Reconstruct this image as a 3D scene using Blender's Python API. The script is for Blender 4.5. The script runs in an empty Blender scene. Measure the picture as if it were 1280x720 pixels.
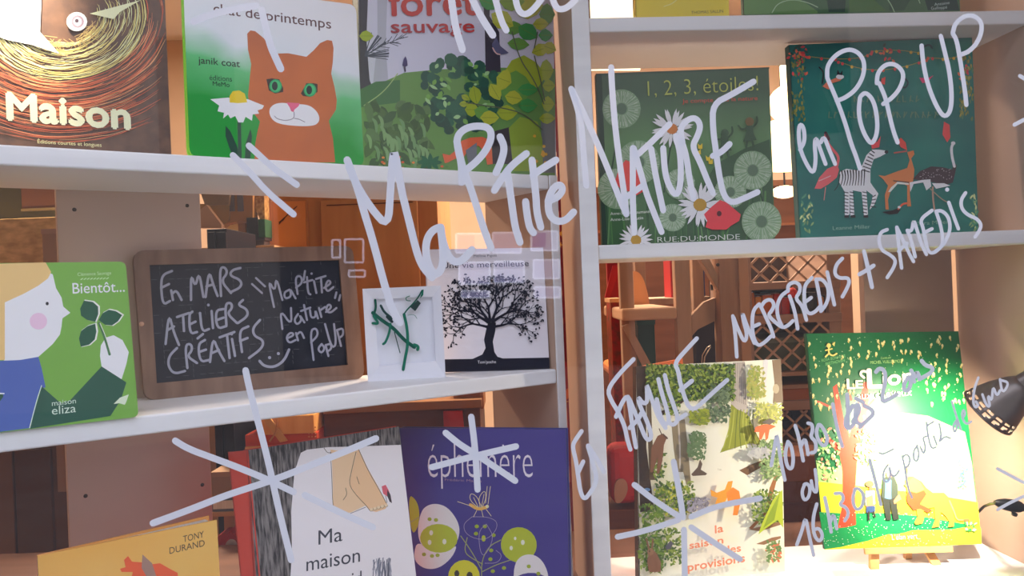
import bpy, bmesh, math, random
from mathutils import Vector, Matrix
from mathutils.geometry import tessellate_polygon
random.seed(7)
S = bpy.context.scene
COL = S.collection
PI = math.pi

# ------------------------------------------------------------------ camera, sky, exposure
CAMZ = 1.35
F = 1000.0
ROLL = math.radians(2.3)
cR, sR = math.cos(ROLL), math.sin(ROLL)
cam_d = bpy.data.cameras.new('camera')
cam_d.sensor_width = 36.0
cam_d.lens = F * 36.0 / 1280.0
cam_d.clip_start = 0.02
cam = bpy.data.objects.new('camera', cam_d)
COL.objects.link(cam)
cam.matrix_world = Matrix(((cR, sR, 0, 0), (0, 0, -1, 0), (-sR, cR, 0, CAMZ), (0, 0, 0, 1)))
S.camera = cam

SKY = 2.75
WARM = 1.0
w = bpy.data.worlds.new('sky')
S.world = w
w.use_nodes = True
nt = w.node_tree
bg = nt.nodes['Background']
bg.inputs[0].default_value = (0.74, 0.80, 1.0, 1)
bg.inputs[1].default_value = SKY

def light(name, kind, loc, energy, color, size=0.1, aim=None, angle=None, blend=0.5, parent=None):
    d = bpy.data.lights.new(name, kind)
    d.energy = energy
    d.color = color
    if kind == 'AREA':
        d.shape = 'DISK'
        d.size = size
    else:
        d.shadow_soft_size = size
    if kind == 'SPOT':
        d.spot_size = math.radians(angle)
        d.spot_blend = blend
    o = bpy.data.objects.new(name, d)
    COL.objects.link(o)
    o.location = loc
    if aim is not None:
        o.rotation_euler = (Vector(aim) - Vector(loc)).to_track_quat('-Z', 'Y').to_euler()
    if parent:
        o.parent = parent
        o.matrix_parent_inverse = parent.matrix_world.inverted()
    return o

for (x, y) in ((-1.3, 2.6), (0.4, 2.7), (1.9, 2.6)):
    light('ceiling_lamp_light', 'AREA', (x, y, 2.66), 78 * WARM, (1.0, 0.80, 0.63), 0.35, (x, y, 0))

S.view_settings.view_transform = 'Standard'
S.view_settings.look = 'None'
S.view_settings.gamma = 1.0
S.view_settings.use_curve_mapping = False
S.view_settings.exposure = 0.0

# ------------------------------------------------------------------ helpers
def ray(x, y):
    u, v = x - 640.0, 360.0 - y
    return Vector(((u * cR + v * sR) / F, 1.0, (-u * sR + v * cR) / F))
CAM = Vector((0, 0, CAMZ))
def at(x, y, Y): return CAM + ray(x, y) * Y
def hit(x, y, p, n):
    r = ray(x, y)
    return CAM + r * ((p - CAM).dot(n) / r.dot(n))

def s2l(c):
    c = c / 255.0
    return c / 12.92 if c <= 0.04045 else ((c + 0.055) / 1.055) ** 2.4
MATS = {}
def rgb(c, k=1.0): return tuple(min(0.93, s2l(v) * k) for v in c) + (1.0,)
def mat(c, k=1.0, rough=0.5, spec=0.3, metal=0.0, name=None):
    key = (tuple(c), k, rough, spec, metal)
    if key in MATS: return MATS[key]
    m = bpy.data.materials.new(name or 'paint')
    m.use_nodes = True
    b = m.node_tree.nodes['Principled BSDF']
    b.inputs['Base Color'].default_value = rgb(c, k)
    b.inputs['Roughness'].default_value = rough
    b.inputs['Specular IOR Level'].default_value = spec
    b.inputs['Metallic'].default_value = metal
    MATS[key] = m
    return m
def noise_mat(c1, c2, k=1.0, scale=(20, 20, 20), rough=0.55, bump=0.0, detail=4, lo=0.35, hi=0.65, spec=0.3, name='surface'):
    m = bpy.data.materials.new(name)
    m.use_nodes = True
    n = m.node_tree.nodes; l = m.node_tree.links
    b = n['Principled BSDF']
    tc = n.new('ShaderNodeTexCoord'); mp = n.new('ShaderNodeMapping')
    mp.inputs['Scale'].default_value = scale
    no = n.new('ShaderNodeTexNoise'); no.inputs['Detail'].default_value = detail; no.inputs['Scale'].default_value = 1.0
    cr = n.new('ShaderNodeValToRGB')
    cr.color_ramp.elements[0].position = lo; cr.color_ramp.elements[1].position = hi
    cr.color_ramp.elements[0].color = rgb(c1, k); cr.color_ramp.elements[1].color = rgb(c2, k)
    l.new(tc.outputs['Object'], mp.inputs[0]); l.new(mp.outputs[0], no.inputs['Vector'])
    l.new(no.outputs['Fac'], cr.inputs[0]); l.new(cr.outputs[0], b.inputs['Base Color'])
    b.inputs['Roughness'].default_value = rough
    b.inputs['Specular IOR Level'].default_value = spec
    if bump:
        bp = n.new('ShaderNodeBump'); bp.inputs['Strength'].default_value = bump; bp.inputs['Distance'].default_value = 0.002
        l.new(no.outputs['Fac'], bp.inputs['Height']); l.new(bp.outputs[0], b.inputs['Normal'])
    return m
def ramp_mat(stops, axis='Z', lo=0.0, hi=1.0, k=1.0, wob=0.0, wscale=6.0, rough=0.4, spec=0.3, name='printed', tilt=0.0):
    """printed airbrush gradient across a cover, along an object axis"""
    m = bpy.data.materials.new(name)
    m.use_nodes = True
    n = m.node_tree.nodes; l = m.node_tree.links
    b = n['Principled BSDF']
    tc = n.new('ShaderNodeTexCoord'); sx = n.new('ShaderNodeSeparateXYZ')
    l.new(tc.outputs['Object'], sx.inputs[0])
    mr = n.new('ShaderNodeMapRange')
    mr.inputs['From Min'].default_value = lo; mr.inputs['From Max'].default_value = hi
    src = sx.outputs[axis]
    if tilt:
        tl = n.new('ShaderNodeMath'); tl.operation = 'MULTIPLY_ADD'; tl.inputs[1].default_value = tilt
        l.new(sx.outputs['X'], tl.inputs[0]); l.new(src, tl.inputs[2]); src = tl.outputs[0]
    if wob:
        no = n.new('ShaderNodeTexNoise'); no.inputs['Scale'].default_value = wscale; no.inputs['Detail'].default_value = 2
        l.new(tc.outputs['Object'], no.inputs['Vector'])
        ma = n.new('ShaderNodeMath'); ma.operation = 'MULTIPLY_ADD'
        ma.inputs[1].default_value = wob; l.new(no.outputs['Fac'], ma.inputs[0]); l.new(src, ma.inputs[2])
        src = ma.outputs[0]
    l.new(src, mr.inputs['Value'])
    cr = n.new('ShaderNodeValToRGB')
    el = cr.color_ramp.elements
    while len(el) < len(stops): el.new(0.5)
    for e, (p, c) in zip(el, stops):
        e.position = p; e.color = rgb(c, k)
    l.new(mr.outputs[0], cr.inputs[0]); l.new(cr.outputs[0], b.inputs['Base Color'])
    b.inputs['Roughness'].default_value = rough
    b.inputs['Specular IOR Level'].default_value = spec
    return m
def emit(c, strength, name='lit'):
    m = bpy.data.materials.new(name)
    m.use_nodes = True
    b = m.node_tree.nodes['Principled BSDF']
    b.inputs['Base Color'].default_value = rgb(c)
    b.inputs['Emission Color'].default_value = rgb(c)
    b.inputs['Emission Strength'].default_value = strength
    return m

def tag(o, label=None, cat=None, group=None, kind=None):
    if label: o['label'] = label
    if cat: o['category'] = cat
    if group: o['group'] = group
    if kind: o['kind'] = kind
    return o
def empty(name, loc, rz=0.0, label=None, cat=None, group=None):
    o = bpy.data.objects.new(name, None)
    COL.objects.link(o)
    o.empty_display_size = 0.02
    o.location = loc; o.rotation_euler = (0, 0, rz)
    o.matrix_world = Matrix.Translation(Vector(loc)) @ Matrix.Rotation(rz, 4, 'Z')
    return tag(o, label, cat, group)

class MB:
    """collects world-space polygons with materials, links as ONE mesh object"""
    def __init__(s): s.v = []; s.f = []; s.mi = []; s.mats = []; s.sm = []
    def m(s, material):
        if material not in s.mats: s.mats.append(material)
        return s.mats.index(material)
    def face(s, pts, material, smooth=False):
        i0 = len(s.v); s.v += [Vector(p) for p in pts]
        s.f.append(tuple(range(i0, i0 + len(pts)))); s.mi.append(s.m(material)); s.sm.append(smooth)
    def mesh(s, verts, faces, material, smooth=False):
        i0 = len(s.v); s.v += [Vector(p) for p in verts]; k = s.m(material)
        for f in faces:
            s.f.append(tuple(i + i0 for i in f)); s.mi.append(k); s.sm.append(smooth)
    def poly(s, pts, material):
        tris = tessellate_polygon([[Vector(p) for p in pts]])
        s.mesh(pts, tris, material)
    def prism(s, pts, back, material, side=None, backmat=None):
        """pts world polygon, extruded by vector back"""
        pts = [Vector(p) for p in pts]; b = [p + back for p in pts]; n = len(pts)
        if n == 4:
            s.mesh(pts, [(0, 1, 2, 3)], material); s.mesh(b, [(3, 2, 1, 0)], backmat or material)
        else:
            s.poly(pts, material); s.poly(b[::-1], backmat or material)
        s.mesh(pts + b, [(i, i + n, (i + 1) % n + n, (i + 1) % n) for i in range(n)], side or material)
    def box(s, o, x, y, z, material):
        o, x, y, z = Vector(o), Vector(x), Vector(y), Vector(z)
        s.mesh([o, o + x, o + x + y, o + y, o + z, o + x + z, o + x + y + z, o + y + z],
               [(0, 3, 2, 1), (4, 5, 6, 7), (0, 1, 5, 4), (1, 2, 6, 5), (2, 3, 7, 6), (3, 0, 4, 7)], material)
    def tube(s, pts, r, material, seg=10, caps=True):
        pts = [Vector(p) for p in pts]; n = len(pts)
        rs = r if isinstance(r, (list, tuple)) else [r] * n
        vs = []; up = Vector((0.13, 0.31, 0.94))
        for i, p in enumerate(pts):
            t = (pts[min(i + 1, n - 1)] - pts[max(i - 1, 0)]).normalized()
            a = t.cross(up)
            if a.length < 1e-3: a = t.cross(Vector((1, 0, 0)))
            a.normalize(); b = t.cross(a)
            vs += [p + (a * math.cos(2 * PI * j / seg) + b * math.sin(2 * PI * j / seg)) * rs[i] for j in range(seg)]
        fs = [(i * seg + j, i * seg + (j + 1) % seg, (i + 1) * seg + (j + 1) % seg, (i + 1) * seg + j) for i in range(n - 1) for j in range(seg)]
        s.mesh(vs, fs, material, True)
        if caps:
            s.mesh(vs[:seg], [tuple(range(seg))], material); s.mesh(vs[-seg:], [tuple(range(seg))[::-1]], material)
    def lathe(s, prof, origin, axis, material, seg=32, skip=None):
        """prof list of (r, h) along axis from origin"""
        ax = Vector(axis).normalized(); a = ax.orthogonal().normalized(); b = ax.cross(a)
        o = Vector(origin); vs = []
        for r, h in prof:
            vs += [o + ax * h + (a * math.cos(2 * PI * j / seg) + b * math.sin(2 * PI * j / seg)) * r for j in range(seg)]
        fs = [(i * seg + j, i * seg + (j + 1) % seg, (i + 1) * seg + (j + 1) % seg, (i + 1) * seg + j)
              for i in range(len(prof) - 1) for j in range(seg) if not (skip and skip(i, j))]
        s.mesh(vs, fs, material, True)
    def build(s, name, parent=None, label=None, bevel=0.0, solid=0.0):
        me = bpy.data.meshes.new(name)
        o = bpy.data.objects.new(name, me)
        COL.objects.link(o)
        if parent:
            o.parent = parent
            M = parent.matrix_world.copy()
            q = parent.parent
            inv = M.inverted()
            o.matrix_world = M
            o.matrix_parent_inverse = Matrix.Identity(4); o.matrix_basis = Matrix.Identity(4)
        else:
            zs = [v.z for v in s.v]
            c = sum(s.v, Vector()) / len(s.v); c.z = min(zs)
            o.location = c; o.matrix_world = Matrix.Translation(c)
            inv = Matrix.Translation(-c)
        me.from_pydata([inv @ v for v in s.v], [], s.f)
        for m in s.mats: me.materials.append(m)
        for p, k, sm in zip(me.polygons, s.mi, s.sm): p.material_index = k; p.use_smooth = sm
        me.update()
        if bevel or solid:
            bm = bmesh.new(); bm.from_mesh(me); bmesh.ops.remove_doubles(bm, verts=bm.verts, dist=1e-6)
            bmesh.ops.recalc_face_normals(bm, faces=bm.faces); bm.to_mesh(me); bm.free()
        if bevel:
            md = o.modifiers.new('bevel', 'BEVEL'); md.width = bevel; md.segments = 3; md.limit_method = 'ANGLE'
        if solid:
            md = o.modifiers.new('solid', 'SOLIDIFY'); md.thickness = solid; md.offset = 0
        if label: o['label'] = label
        return o

def chaikin(p, closed=False, it=2):
    p = [tuple(q) for q in p]
    for _ in range(it):
        n = len(p); out = []
        if not closed: out.append(p[0])
        for i in range(n if closed else n - 1):
            a, b = p[i], p[(i + 1) % n]
            out.append((a[0] * .75 + b[0] * .25, a[1] * .75 + b[1] * .25))
            out.append((a[0] * .25 + b[0] * .75, a[1] * .25 + b[1] * .75))
        if not closed: out.append(p[-1])
        p = out
    return p
def ribbon(p, wd, taper=None, it=2):
    """2-D strip of a stroke: list of polygons"""
    if len(p) == 1:
        return [[(p[0][0] + wd * .6 * math.cos(a * PI / 5), p[0][1] + wd * .6 * math.sin(a * PI / 5)) for a in range(10)]]
    p = chaikin(p, False, it) if len(p) > 2 else list(p)
    q = [p[0]]
    for a in p[1:]:
        if math.hypot(a[0] - q[-1][0], a[1] - q[-1][1]) > 0.15: q.append(a)
    p = q; n = len(p); L = []; R = []
    if n < 2: return []
    for i in range(n):
        a = p[max(i - 1, 0)]; b = p[min(i + 1, n - 1)]
        dx, dy = b[0] - a[0], b[1] - a[1]; d = math.hypot(dx, dy) or 1e-6
        nx, ny = -dy / d, dx / d
        h = wd / 2
        if taper: h *= taper(i / (n - 1))
        L.append((p[i][0] + nx * h, p[i][1] + ny * h)); R.append((p[i][0] - nx * h, p[i][1] - ny * h))
    out = [[L[i], L[i + 1], R[i + 1], R[i]] for i in range(n - 1)]
    if not taper:
        for e, o_ in ((0, 1), (n - 1, n - 2)):
            dx, dy = p[e][0] - p[o_][0], p[e][1] - p[o_][1]; ang = math.atan2(dy, dx); h = wd / 2
            out.append([(p[e][0] + h * math.cos(ang + t), p[e][1] + h * math.sin(ang + t)) for t in (-PI / 2, -PI / 4, 0, PI / 4, PI / 2)])
    return out
def ell(cx, cy, rx, ry, rot=0, n=16):
    c, s = math.cos(math.radians(rot)), math.sin(math.radians(rot))
    return [(cx + rx * math.cos(2 * PI * i / n) * c - ry * math.sin(2 * PI * i / n) * s,
             cy + rx * math.cos(2 * PI * i / n) * s + ry * math.sin(2 * PI * i / n) * c) for i in range(n)]
def leaf2(cx, cy, L, W, rot):
    c, s = math.cos(math.radians(rot)), math.sin(math.radians(rot))
    pts = [(-L, 0), (-L * .55, W * .75), (0, W), (L * .55, W * .65), (L, 0), (L * .55, -W * .65), (0, -W), (-L * .55, -W * .75)]
    return [(cx + x * c - y * s, cy + x * s + y * c) for x, y in pts]
TXT = {}
def text2d(st, off=0.0):
    if (st, off) in TXT: return TXT[(st, off)]
    cu = bpy.data.curves.new('t', 'FONT'); cu.body = st; cu.offset = off; cu.resolution_u = 3
    o = bpy.data.objects.new('t', cu); COL.objects.link(o)
    bpy.context.view_layer.update()
    me = o.evaluated_get(bpy.context.evaluated_depsgraph_get()).to_mesh()
    vs = [(v.co.x, v.co.y) for v in me.vertices]; fs = [tuple(p.vertices) for p in me.polygons]
    bpy.data.objects.remove(o); bpy.data.curves.remove(cu)
    TXT[(st, off)] = (vs, fs)
    return vs, fs

class Plane:
    """a flat face standing in the place: base point, yaw and backward lean; knows how to carry a drawing"""
    def __init__(s, base, yaw, lean=0.0, k=1.3):
        s.yaw = math.radians(yaw); le = math.radians(lean)
        s.w = Vector((math.cos(s.yaw), math.sin(s.yaw), 0))
        nb = Vector((-math.sin(s.yaw), math.cos(s.yaw), 0))
        s.u = nb * math.sin(le) + Vector((0, 0, math.cos(le)))
        s.b = s.w.cross(s.u); s.b = s.b if s.b.dot(nb) > 0 else -s.b   # pointing backward
        s.base = Vector(base); s.k = k; s.lay = 0; s.rough = 0.42; s.spec = 0.25
    def P(s, x, y, off=0.0): return hit(x, y, s.base + s.b * off, s.b)
    def ab(s, p): d = p - s.base; return d.dot(s.w), d.dot(s.u)
    def fr(s, a, b, off=0.0): return s.base + s.w * a + s.u * b + s.b * off
    def nxt(s): s.lay += 1; return -0.00012 - s.lay * 4e-6
    def col(s, c): return c if isinstance(c, bpy.types.Material) else mat(c, s.k, s.rough, s.spec, name='print_ink')
    # drawing, in photograph pixels projected on the face
    def shape(s, mb, pts, c, smooth=False):
        if smooth: pts = chaikin(pts, True)
        o = s.nxt(); mb.poly([s.P(x, y, o) for x, y in pts], s.col(c))
    def stroke(s, mb, pts, wd, c, taper=None, it=2):
        o = s.nxt()
        for i, q in enumerate(ribbon(pts, wd, taper, it)): mb.face([s.P(x, y, o - i * 1.5e-7) for x, y in q], s.col(c))
    def oval(s, mb, cx, cy, rx, ry, c, rot=0, n=16): s.shape(mb, ell(cx, cy, rx, ry, rot, n), c)
    def leaf(s, mb, cx, cy, L, W, rot, c): s.shape(mb, leaf2(cx, cy, L, W, rot), c)
    def text(s, mb, st, x0, y0, x1, y1, h, c, off=0.0, slant=0.04, cap=0.73):
        if off > 0:
            for k in range(4): s.text(mb, st, x0 + off * h * (.5, -.5, 0, 0)[k], y0 + off * h * (0, 0, .5, -.5)[k], x1 + off * h * (.5, -.5, 0, 0)[k], y1 + off * h * (0, 0, .5, -.5)[k], h, c, 0.0, slant, cap)
            return
        vs, fs = text2d(st, off); o = s.nxt()
        mx = [v[0] for v in vs]; a, b = min(mx), max(mx)
        W = []
        for x, y in vs:
            t = (x - a) / (b - a); yy = y / cap
            W.append(s.P(x0 + t * (x1 - x0) - yy * h * slant, y0 + t * (y1 - y0) - yy * h, o))
        mb.mesh(W, fs, s.col(c))
    def blades(s, mb, cx, cy, r0, r1, n, wd, c, jit=0.0):
        for i in range(n):
            a = 2 * PI * i / n + random.uniform(-jit, jit); q = r1 * random.uniform(.85, 1.0)
            s.stroke(mb, [(cx + r0 * math.cos(a), cy + r0 * math.sin(a)), (cx + q * math.cos(a), cy + q * math.sin(a))], wd, c)

def on_level(x, y, z): return hit(x, y, Vector((0, 0, z)), Vector((0, 0, 1)))
def book(name, pl, px, T, cover, side, pages, label, rounded=0.0, group=None, spine_left=True, zsnap=True, cat='book'):
    """px: TL, TR, BR, BL pixel corners of the front cover; returns the thing. cover(front) + page block"""
    ab = [pl.ab(pl.P(x, y)) for x, y in px]
    if zsnap:
        ab[2] = (ab[2][0], 0.0); ab[3] = (ab[3][0], 0.0)
    cen = pl.fr((ab[2][0] + ab[3][0]) / 2, 0)
    root = empty(name, cen, pl.yaw, label, cat, group)
    if rounded:
        out = []
        for i in range(4):
            p0 = Vector(ab[i - 1]); p1 = Vector(ab[i]); p2 = Vector(ab[(i + 1) % 4])
            d0 = (p0 - p1).normalized(); d2 = (p2 - p1).normalized()
            A = p1 + d0 * rounded; B = p1 + d2 * rounded
            for t in range(6):
                t /= 5; out.append(tuple(A * (1 - t) ** 2 + p1 * 2 * t * (1 - t) + B * t * t))
        poly = out
    else: poly = ab
    bt = 0.0028
    mb = MB()
    mb.prism([pl.fr(a, b) for a, b in poly], pl.b * bt, cover, side)
    mb.prism([pl.fr(a, b, T - bt) for a, b in poly], pl.b * bt, side, side)
    la, lt = (ab[3], ab[0])
    if not rounded:
        mb.prism([pl.fr(*lt, 0), pl.fr(lt[0] + .002, lt[1], 0), pl.fr(la[0] + .002, la[1], 0), pl.fr(*la, 0)], pl.b * T, side)
    c = mb.build('cover', root)
    ca = sum(a for a, b in poly) / len(poly); cb = sum(b for a, b in poly) / len(poly)
    f = 0.975
    mb = MB()
    mb.prism([pl.fr(ca + (a - ca) * f, cb + (b - cb) * f, bt) for a, b in poly], pl.b * (T - 2 * bt), pages)
    mb.build('pages', root)
    return root

# ------------------------------------------------------------------ shared materials
WOODW = noise_mat((236, 236, 236), (248, 248, 246), 1.0, (3, 3, 40), 0.5, 0.05, name='white_paint')
PAPER = noise_mat((222, 216, 200), (240, 236, 225), 0.95, (400, 400, 3), 0.8, name='page_edges')
WHITE = mat((242, 242, 242), 1.0, 0.55)
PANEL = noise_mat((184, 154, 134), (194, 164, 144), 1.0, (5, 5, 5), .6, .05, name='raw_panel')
PINE = noise_mat((196, 150, 100), (222, 180, 128), 1.0, (4, 4, 60), 0.5, 0.1, name='pine')
PINEV = noise_mat((190, 146, 102), (214, 172, 126), 1.0, (60, 60, 5), 0.55, 0.1, name='beech')
ORANGE_W = noise_mat((190, 132, 84), (204, 146, 96), 1.0, (30, 30, 3), 0.45, name='orange_wood')
DARK_W = noise_mat((84, 48, 30), (104, 60, 38), 1.0, (5, 5, 60), 0.5, name='dark_wood')
CARD = noise_mat((176, 132, 90), (196, 150, 104), 1.0, (12, 12, 12), 0.8, name='cardboard')
BLACK = mat((24, 24, 30), 1.0, 0.4)
RED = mat((170, 30, 34), 1.0, 0.6)

# ------------------------------------------------------------------ setting: shell of the shop and the street front
def slab(name, x0, x1, y0, y1, z0, z1, m):
    mb = MB(); mb.box((x0, y0, z0), (x1 - x0, 0, 0), (0, y1 - y0, 0), (0, 0, z1 - z0), m)
    return tag(mb.build(name), kind='structure')
GY = 0.70
LEDGE = CAMZ - 0.503
WALLM = noise_mat((196, 168, 142), (206, 178, 150), 1.0, (3, 3, 3), 0.85, name='plaster')
slab('floor', -2.6, 3.2, GY - .1, 4.3, -0.1, 0, noise_mat((120, 92, 70), (140, 108, 82), 1.0, (2, 30, 2), 0.5, name='floor_boards'))
slab('ceiling', -2.6, 3.2, GY - .1, 4.3, 2.72, 2.8, mat((225, 215, 200), 1.0, 0.8))
slab('wall_back', -2.6, 3.2, 4.2, 4.3, 0, 2.72, WALLM)
slab('wall_left', -2.7, -2.6, GY - .1, 4.3, 0, 2.72, WALLM)
slab('wall_right', 3.2, 3.3, GY - .1, 4.3, 0, 2.72, WALLM)
FR = mat((70, 72, 78), 1.0, 0.5)
mb = MB()
for (x0, x1, z0, z1) in ((-2.6, 3.2, 0, .70), (-2.6, 3.2, 2.25, 2.72), (-2.6, -.66, .70, 2.25), (.86, 3.2, .70, 2.25)):  # opening narrowed beyond view to cut daylight from the sides
    mb.box((x0, GY - .05, z0), (x1 - x0, 0, 0), (0, .1, 0), (0, 0, z1 - z0), FR)
tag(mb.build('wall_front'), kind='structure')
slab('trim_1', -2.2, 2.2, GY + .07, 1.64, LEDGE - .03, LEDGE, noise_mat((96, 62, 42), (110, 72, 50), 1.0, (3, 30, 3), 0.6, name='ledge_wood'))
slab('trim_2', -2.2, 2.2, 1.60, 1.64, 0, LEDGE - .03, WALLM)
# pavement and the houses across the street (they show as reflections in the pane)
slab('ground', -14, 14, -9, GY - .1, -0.12, -0.02, noise_mat((120, 118, 116), (138, 136, 132), 1.0, (2, 2, 2), 0.9, name='pavement'))
def facade():
    wl = noise_mat((150, 140, 130), (168, 158, 146), 1.0, (1, 1, 1), 0.9, name='facade_plaster')
    dk = mat((40, 44, 52), 1.0, 0.2)
    mb = MB(); mb.box((-12, -9.4, -.2), (24, 0, 0), (0, .4, 0), (0, 0, 7.7), wl)
    for i in range(-5, 6):
        for z in (3.2, 5.4):
            if i % 2 == 0: mb.box((i * 2 - .5, -9.02, z), (1.0, 0, 0), (0, .04, 0), (0, 0, 1.6), dk)
    mb.box((-3, -9.02, .3), (4.5, 0, 0), (0, .04, 0), (0, 0, 2.4), dk)
    return tag(mb.build('wall_street'), kind='structure')
facade()
# the pane
def glass_mat():
    m = bpy.data.materials.new('pane_glass'); m.use_nodes = True
    n = m.node_tree.nodes; l = m.node_tree.links; n.remove(n['Principled BSDF'])
    t = n.new('ShaderNodeBsdfTransparent'); t.inputs[0].default_value = (.985, .99, .99, 1)
    g = n.new('ShaderNodeBsdfGlossy'); g.inputs['Roughness'].default_value = 0.0
    lw = n.new('ShaderNodeLayerWeight'); lw.inputs[0].default_value = 0.5
    p = n.new('ShaderNodeMath'); p.operation = 'POWER'; p.inputs[1].default_value = 5
    a = n.new('ShaderNodeMath'); a.operation = 'MULTIPLY_ADD'; a.inputs[1].default_value = .9; a.inputs[2].default_value = .042
    mx = n.new('ShaderNodeMixShader')
    l.new(lw.outputs['Facing'], p.inputs[0]); l.new(p.outputs[0], a.inputs[0]); l.new(a.outputs[0], mx.inputs[0])
    l.new(t.outputs[0], mx.inputs[1]); l.new(g.outputs[0], mx.inputs[2]); l.new(mx.outputs[0], n['Material Output'].inputs[0])
    return m
mb = MB(); mb.box((-.68, GY, .68), (1.56, 0, 0), (0, .006, 0), (0, 0, 1.59), glass_mat())
PANE = tag(mb.build('window_1'), kind='structure')

# ------------------------------------------------------------------ the two bookcases
YL, YR = math.radians(34.0), math.radians(3.8)
FL, FRt = Vector((-.5376, .84, 0)), Vector((.1056, 1.2, 0))
class Unit:
    def __init__(s, o, yaw):
        s.o = o; s.w = Vector((math.cos(yaw), math.sin(yaw), 0)); s.d = Vector((-math.sin(yaw), math.cos(yaw), 0))
    def p(s, a, d, z): return s.o + s.w * a + s.d * d + Vector((0, 0, z))
    def box(s, mb, a0, a1, d0, d1, z0, z1, m): mb.box(s.p(a0, d0, z0), s.w * (a1 - a0), s.d * (d1 - d0), (0, 0, z1 - z0), m)
    def front(s, x, y, d=0.0): return hit(x, y, s.o + s.d * d, s.d)     # point on a plane d behind the front edge
UL, UR = Unit(FL, YL), Unit(FRt, YR)
Z1, Z2 = CAMZ + .173, CAMZ - .129
ZT, ZM, ZB = CAMZ + .4015, CAMZ + .059, CAMZ - .483
PLANK_SHADED = noise_mat((164, 136, 120), (174, 146, 130), 1.0, (4, 4, 6), 0.6, 0.1, name='raw_plank')  # darker copy of the plank wood, lighting difference put into its colour
PLANK = noise_mat((198, 172, 156), (208, 182, 166), 1.0, (4, 4, 6), 0.6, 0.1, name='raw_plank')
HOLE = mat((60, 44, 36), 1.0, 0.8)
def part(unit, root, name, a0, a1, d0, d1, z0, z1, m, bevel=.0025, label=None):
    mb = MB(); unit.box(mb, a0, a1, d0, d1, z0, z1, m); return mb.build(name, root, label, bevel=bevel)
bl = empty('bookcase', UL.p(.36, .1, LEDGE), YL, 'white bookcase at the left, turned at an angle, holding the slate board', 'bookcase')
part(UL, bl, 'shelf', -.03, .7255, 0, .19, Z1 - .022, Z1, WOODW)
part(UL, bl, 'shelf', -.012, .7255, 0, .19, Z2 - .022, Z2, WOODW)
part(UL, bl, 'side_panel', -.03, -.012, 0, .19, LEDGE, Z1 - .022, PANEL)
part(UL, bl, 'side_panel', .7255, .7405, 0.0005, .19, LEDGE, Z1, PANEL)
def plank_px(unit, d, x0, x1, y):
    A = unit.front(x0, y, d) - unit.o; B = unit.front(x1, y, d) - unit.o
    return A.dot(unit.w), B.dot(unit.w)
part(UL, bl, 'front_edge', .7255, .7405, -.003, .0005, LEDGE, Z1, WOODW, .001, 'white painted front edge')
a0, a1 = plank_px(UL, .19, 72, 252, 300)
bp = part(UL, bl, 'back_plank', a0, a1, .19, .208, LEDGE, Z1 - .002, PLANK, .001, 'unpainted beige back plank with screw holes')
for (x, y) in ((93, 262), (234, 257), (107, 620), (253, 606)):
    p = UL.front(x, y, .1898); mb = MB(); mb.lathe([(0.0001, 0), (.0026, 0), (.0026, .001)], p, UL.d, HOLE, 10); mb.build('screw_hole', bp)
br = empty('bookcase', UR.p(.36, .1, LEDGE), YR, 'white bookcase at the right, seen nearly head-on, with three shelves', 'bookcase')
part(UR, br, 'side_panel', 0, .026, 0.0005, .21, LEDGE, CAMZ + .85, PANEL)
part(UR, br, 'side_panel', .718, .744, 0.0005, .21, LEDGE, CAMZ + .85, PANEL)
for a in (0, .718): part(UR, br, 'front_edge', a, a + .026, -.003, .0005, LEDGE, CAMZ + .85, WOODW, .001, 'white painted front edge')
for z in (ZT, ZM): part(UR, br, 'shelf', .026, .718, .001, .21, z - .022, z, WOODW)
part(UR, br, 'shelf', .026, .718, .001, .21, LEDGE, ZB, WOODW)
part(UR, br, 'back_plank', .545, .712, .21, .228, LEDGE, CAMZ + .84, PLANK_SHADED, .001, 'unpainted beige back plank')

# ------------------------------------------------------------------ top shelf of the left bookcase
def upl(x, d, z, yaw=34.0, lean=4.0, k=1.3):
    p = UL.front(x, 360, d); return Plane((p.x, p.y, z), yaw, lean, k)
# brown book with swirling nest of threads
pl = upl(100, .03, Z1, 34, 4, 1.35)
bk = book('picture_book', pl, [(-70, -110), (203, -75), (214, 190), (-70, 180)], .012, noise_mat((84, 62, 50), (104, 76, 58), 1.3, (60, 60, 60), .4, name='brown_cover'),
          mat((80, 60, 50), 1.2), PAPER, 'brown picture book with a bird in a swirl of orange threads')
mb = MB()
cx, cy = 78, 18
for i in range(900):
    t = random.random(); r = 44 + 165 * t ** .9
    a0 = random.uniform(-.5, PI + .3); da = random.uniform(.35, .9)
    ry = r * .78
    pts = [(cx + r * math.cos(a0 + da * j / 6) + random.uniform(-1, 1), cy + ry * math.sin(a0 + da * j / 6) + random.uniform(-1, 1)) for j in range(7)]
    if any(x > 208 or y > 184 + x * .02 or x < -66 for x, y in pts): continue
    c = random.choice([(226, 206, 128), (236, 222, 160), (206, 186, 110)]) if t < .33 else random.choice([(222, 128, 84), (206, 104, 68), (232, 156, 104), (190, 90, 60), (120, 84, 66)])
    pl.stroke(mb, pts, random.uniform(.7, 1.5), c, lambda q: 1 - .7 * abs(2 * q - 1), 1)
for i in range(60):
    a = random.uniform(.2, 2.9); r = random.uniform(38, 50)
    x, y = cx + r * math.cos(a), cy + r * .8 * math.sin(a)
    pl.stroke(mb, [(x, y), (x + random.uniform(-16, 16), y + random.uniform(2, 16))], .6, (190, 160, 100))
mb.build('swirl_of_threads', bk)
mb = MB()
pl.shape(mb, [(-70, -60), (60, -60), (52, -10), (50, 40), (74, 67), (40, 56), (10, 50), (-20, 40), (-70, 20)], (246, 236, 214))
pl.shape(mb, [(112, 17), (176, 0), (150, 15), (142, 24)], (240, 226, 170))
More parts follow.
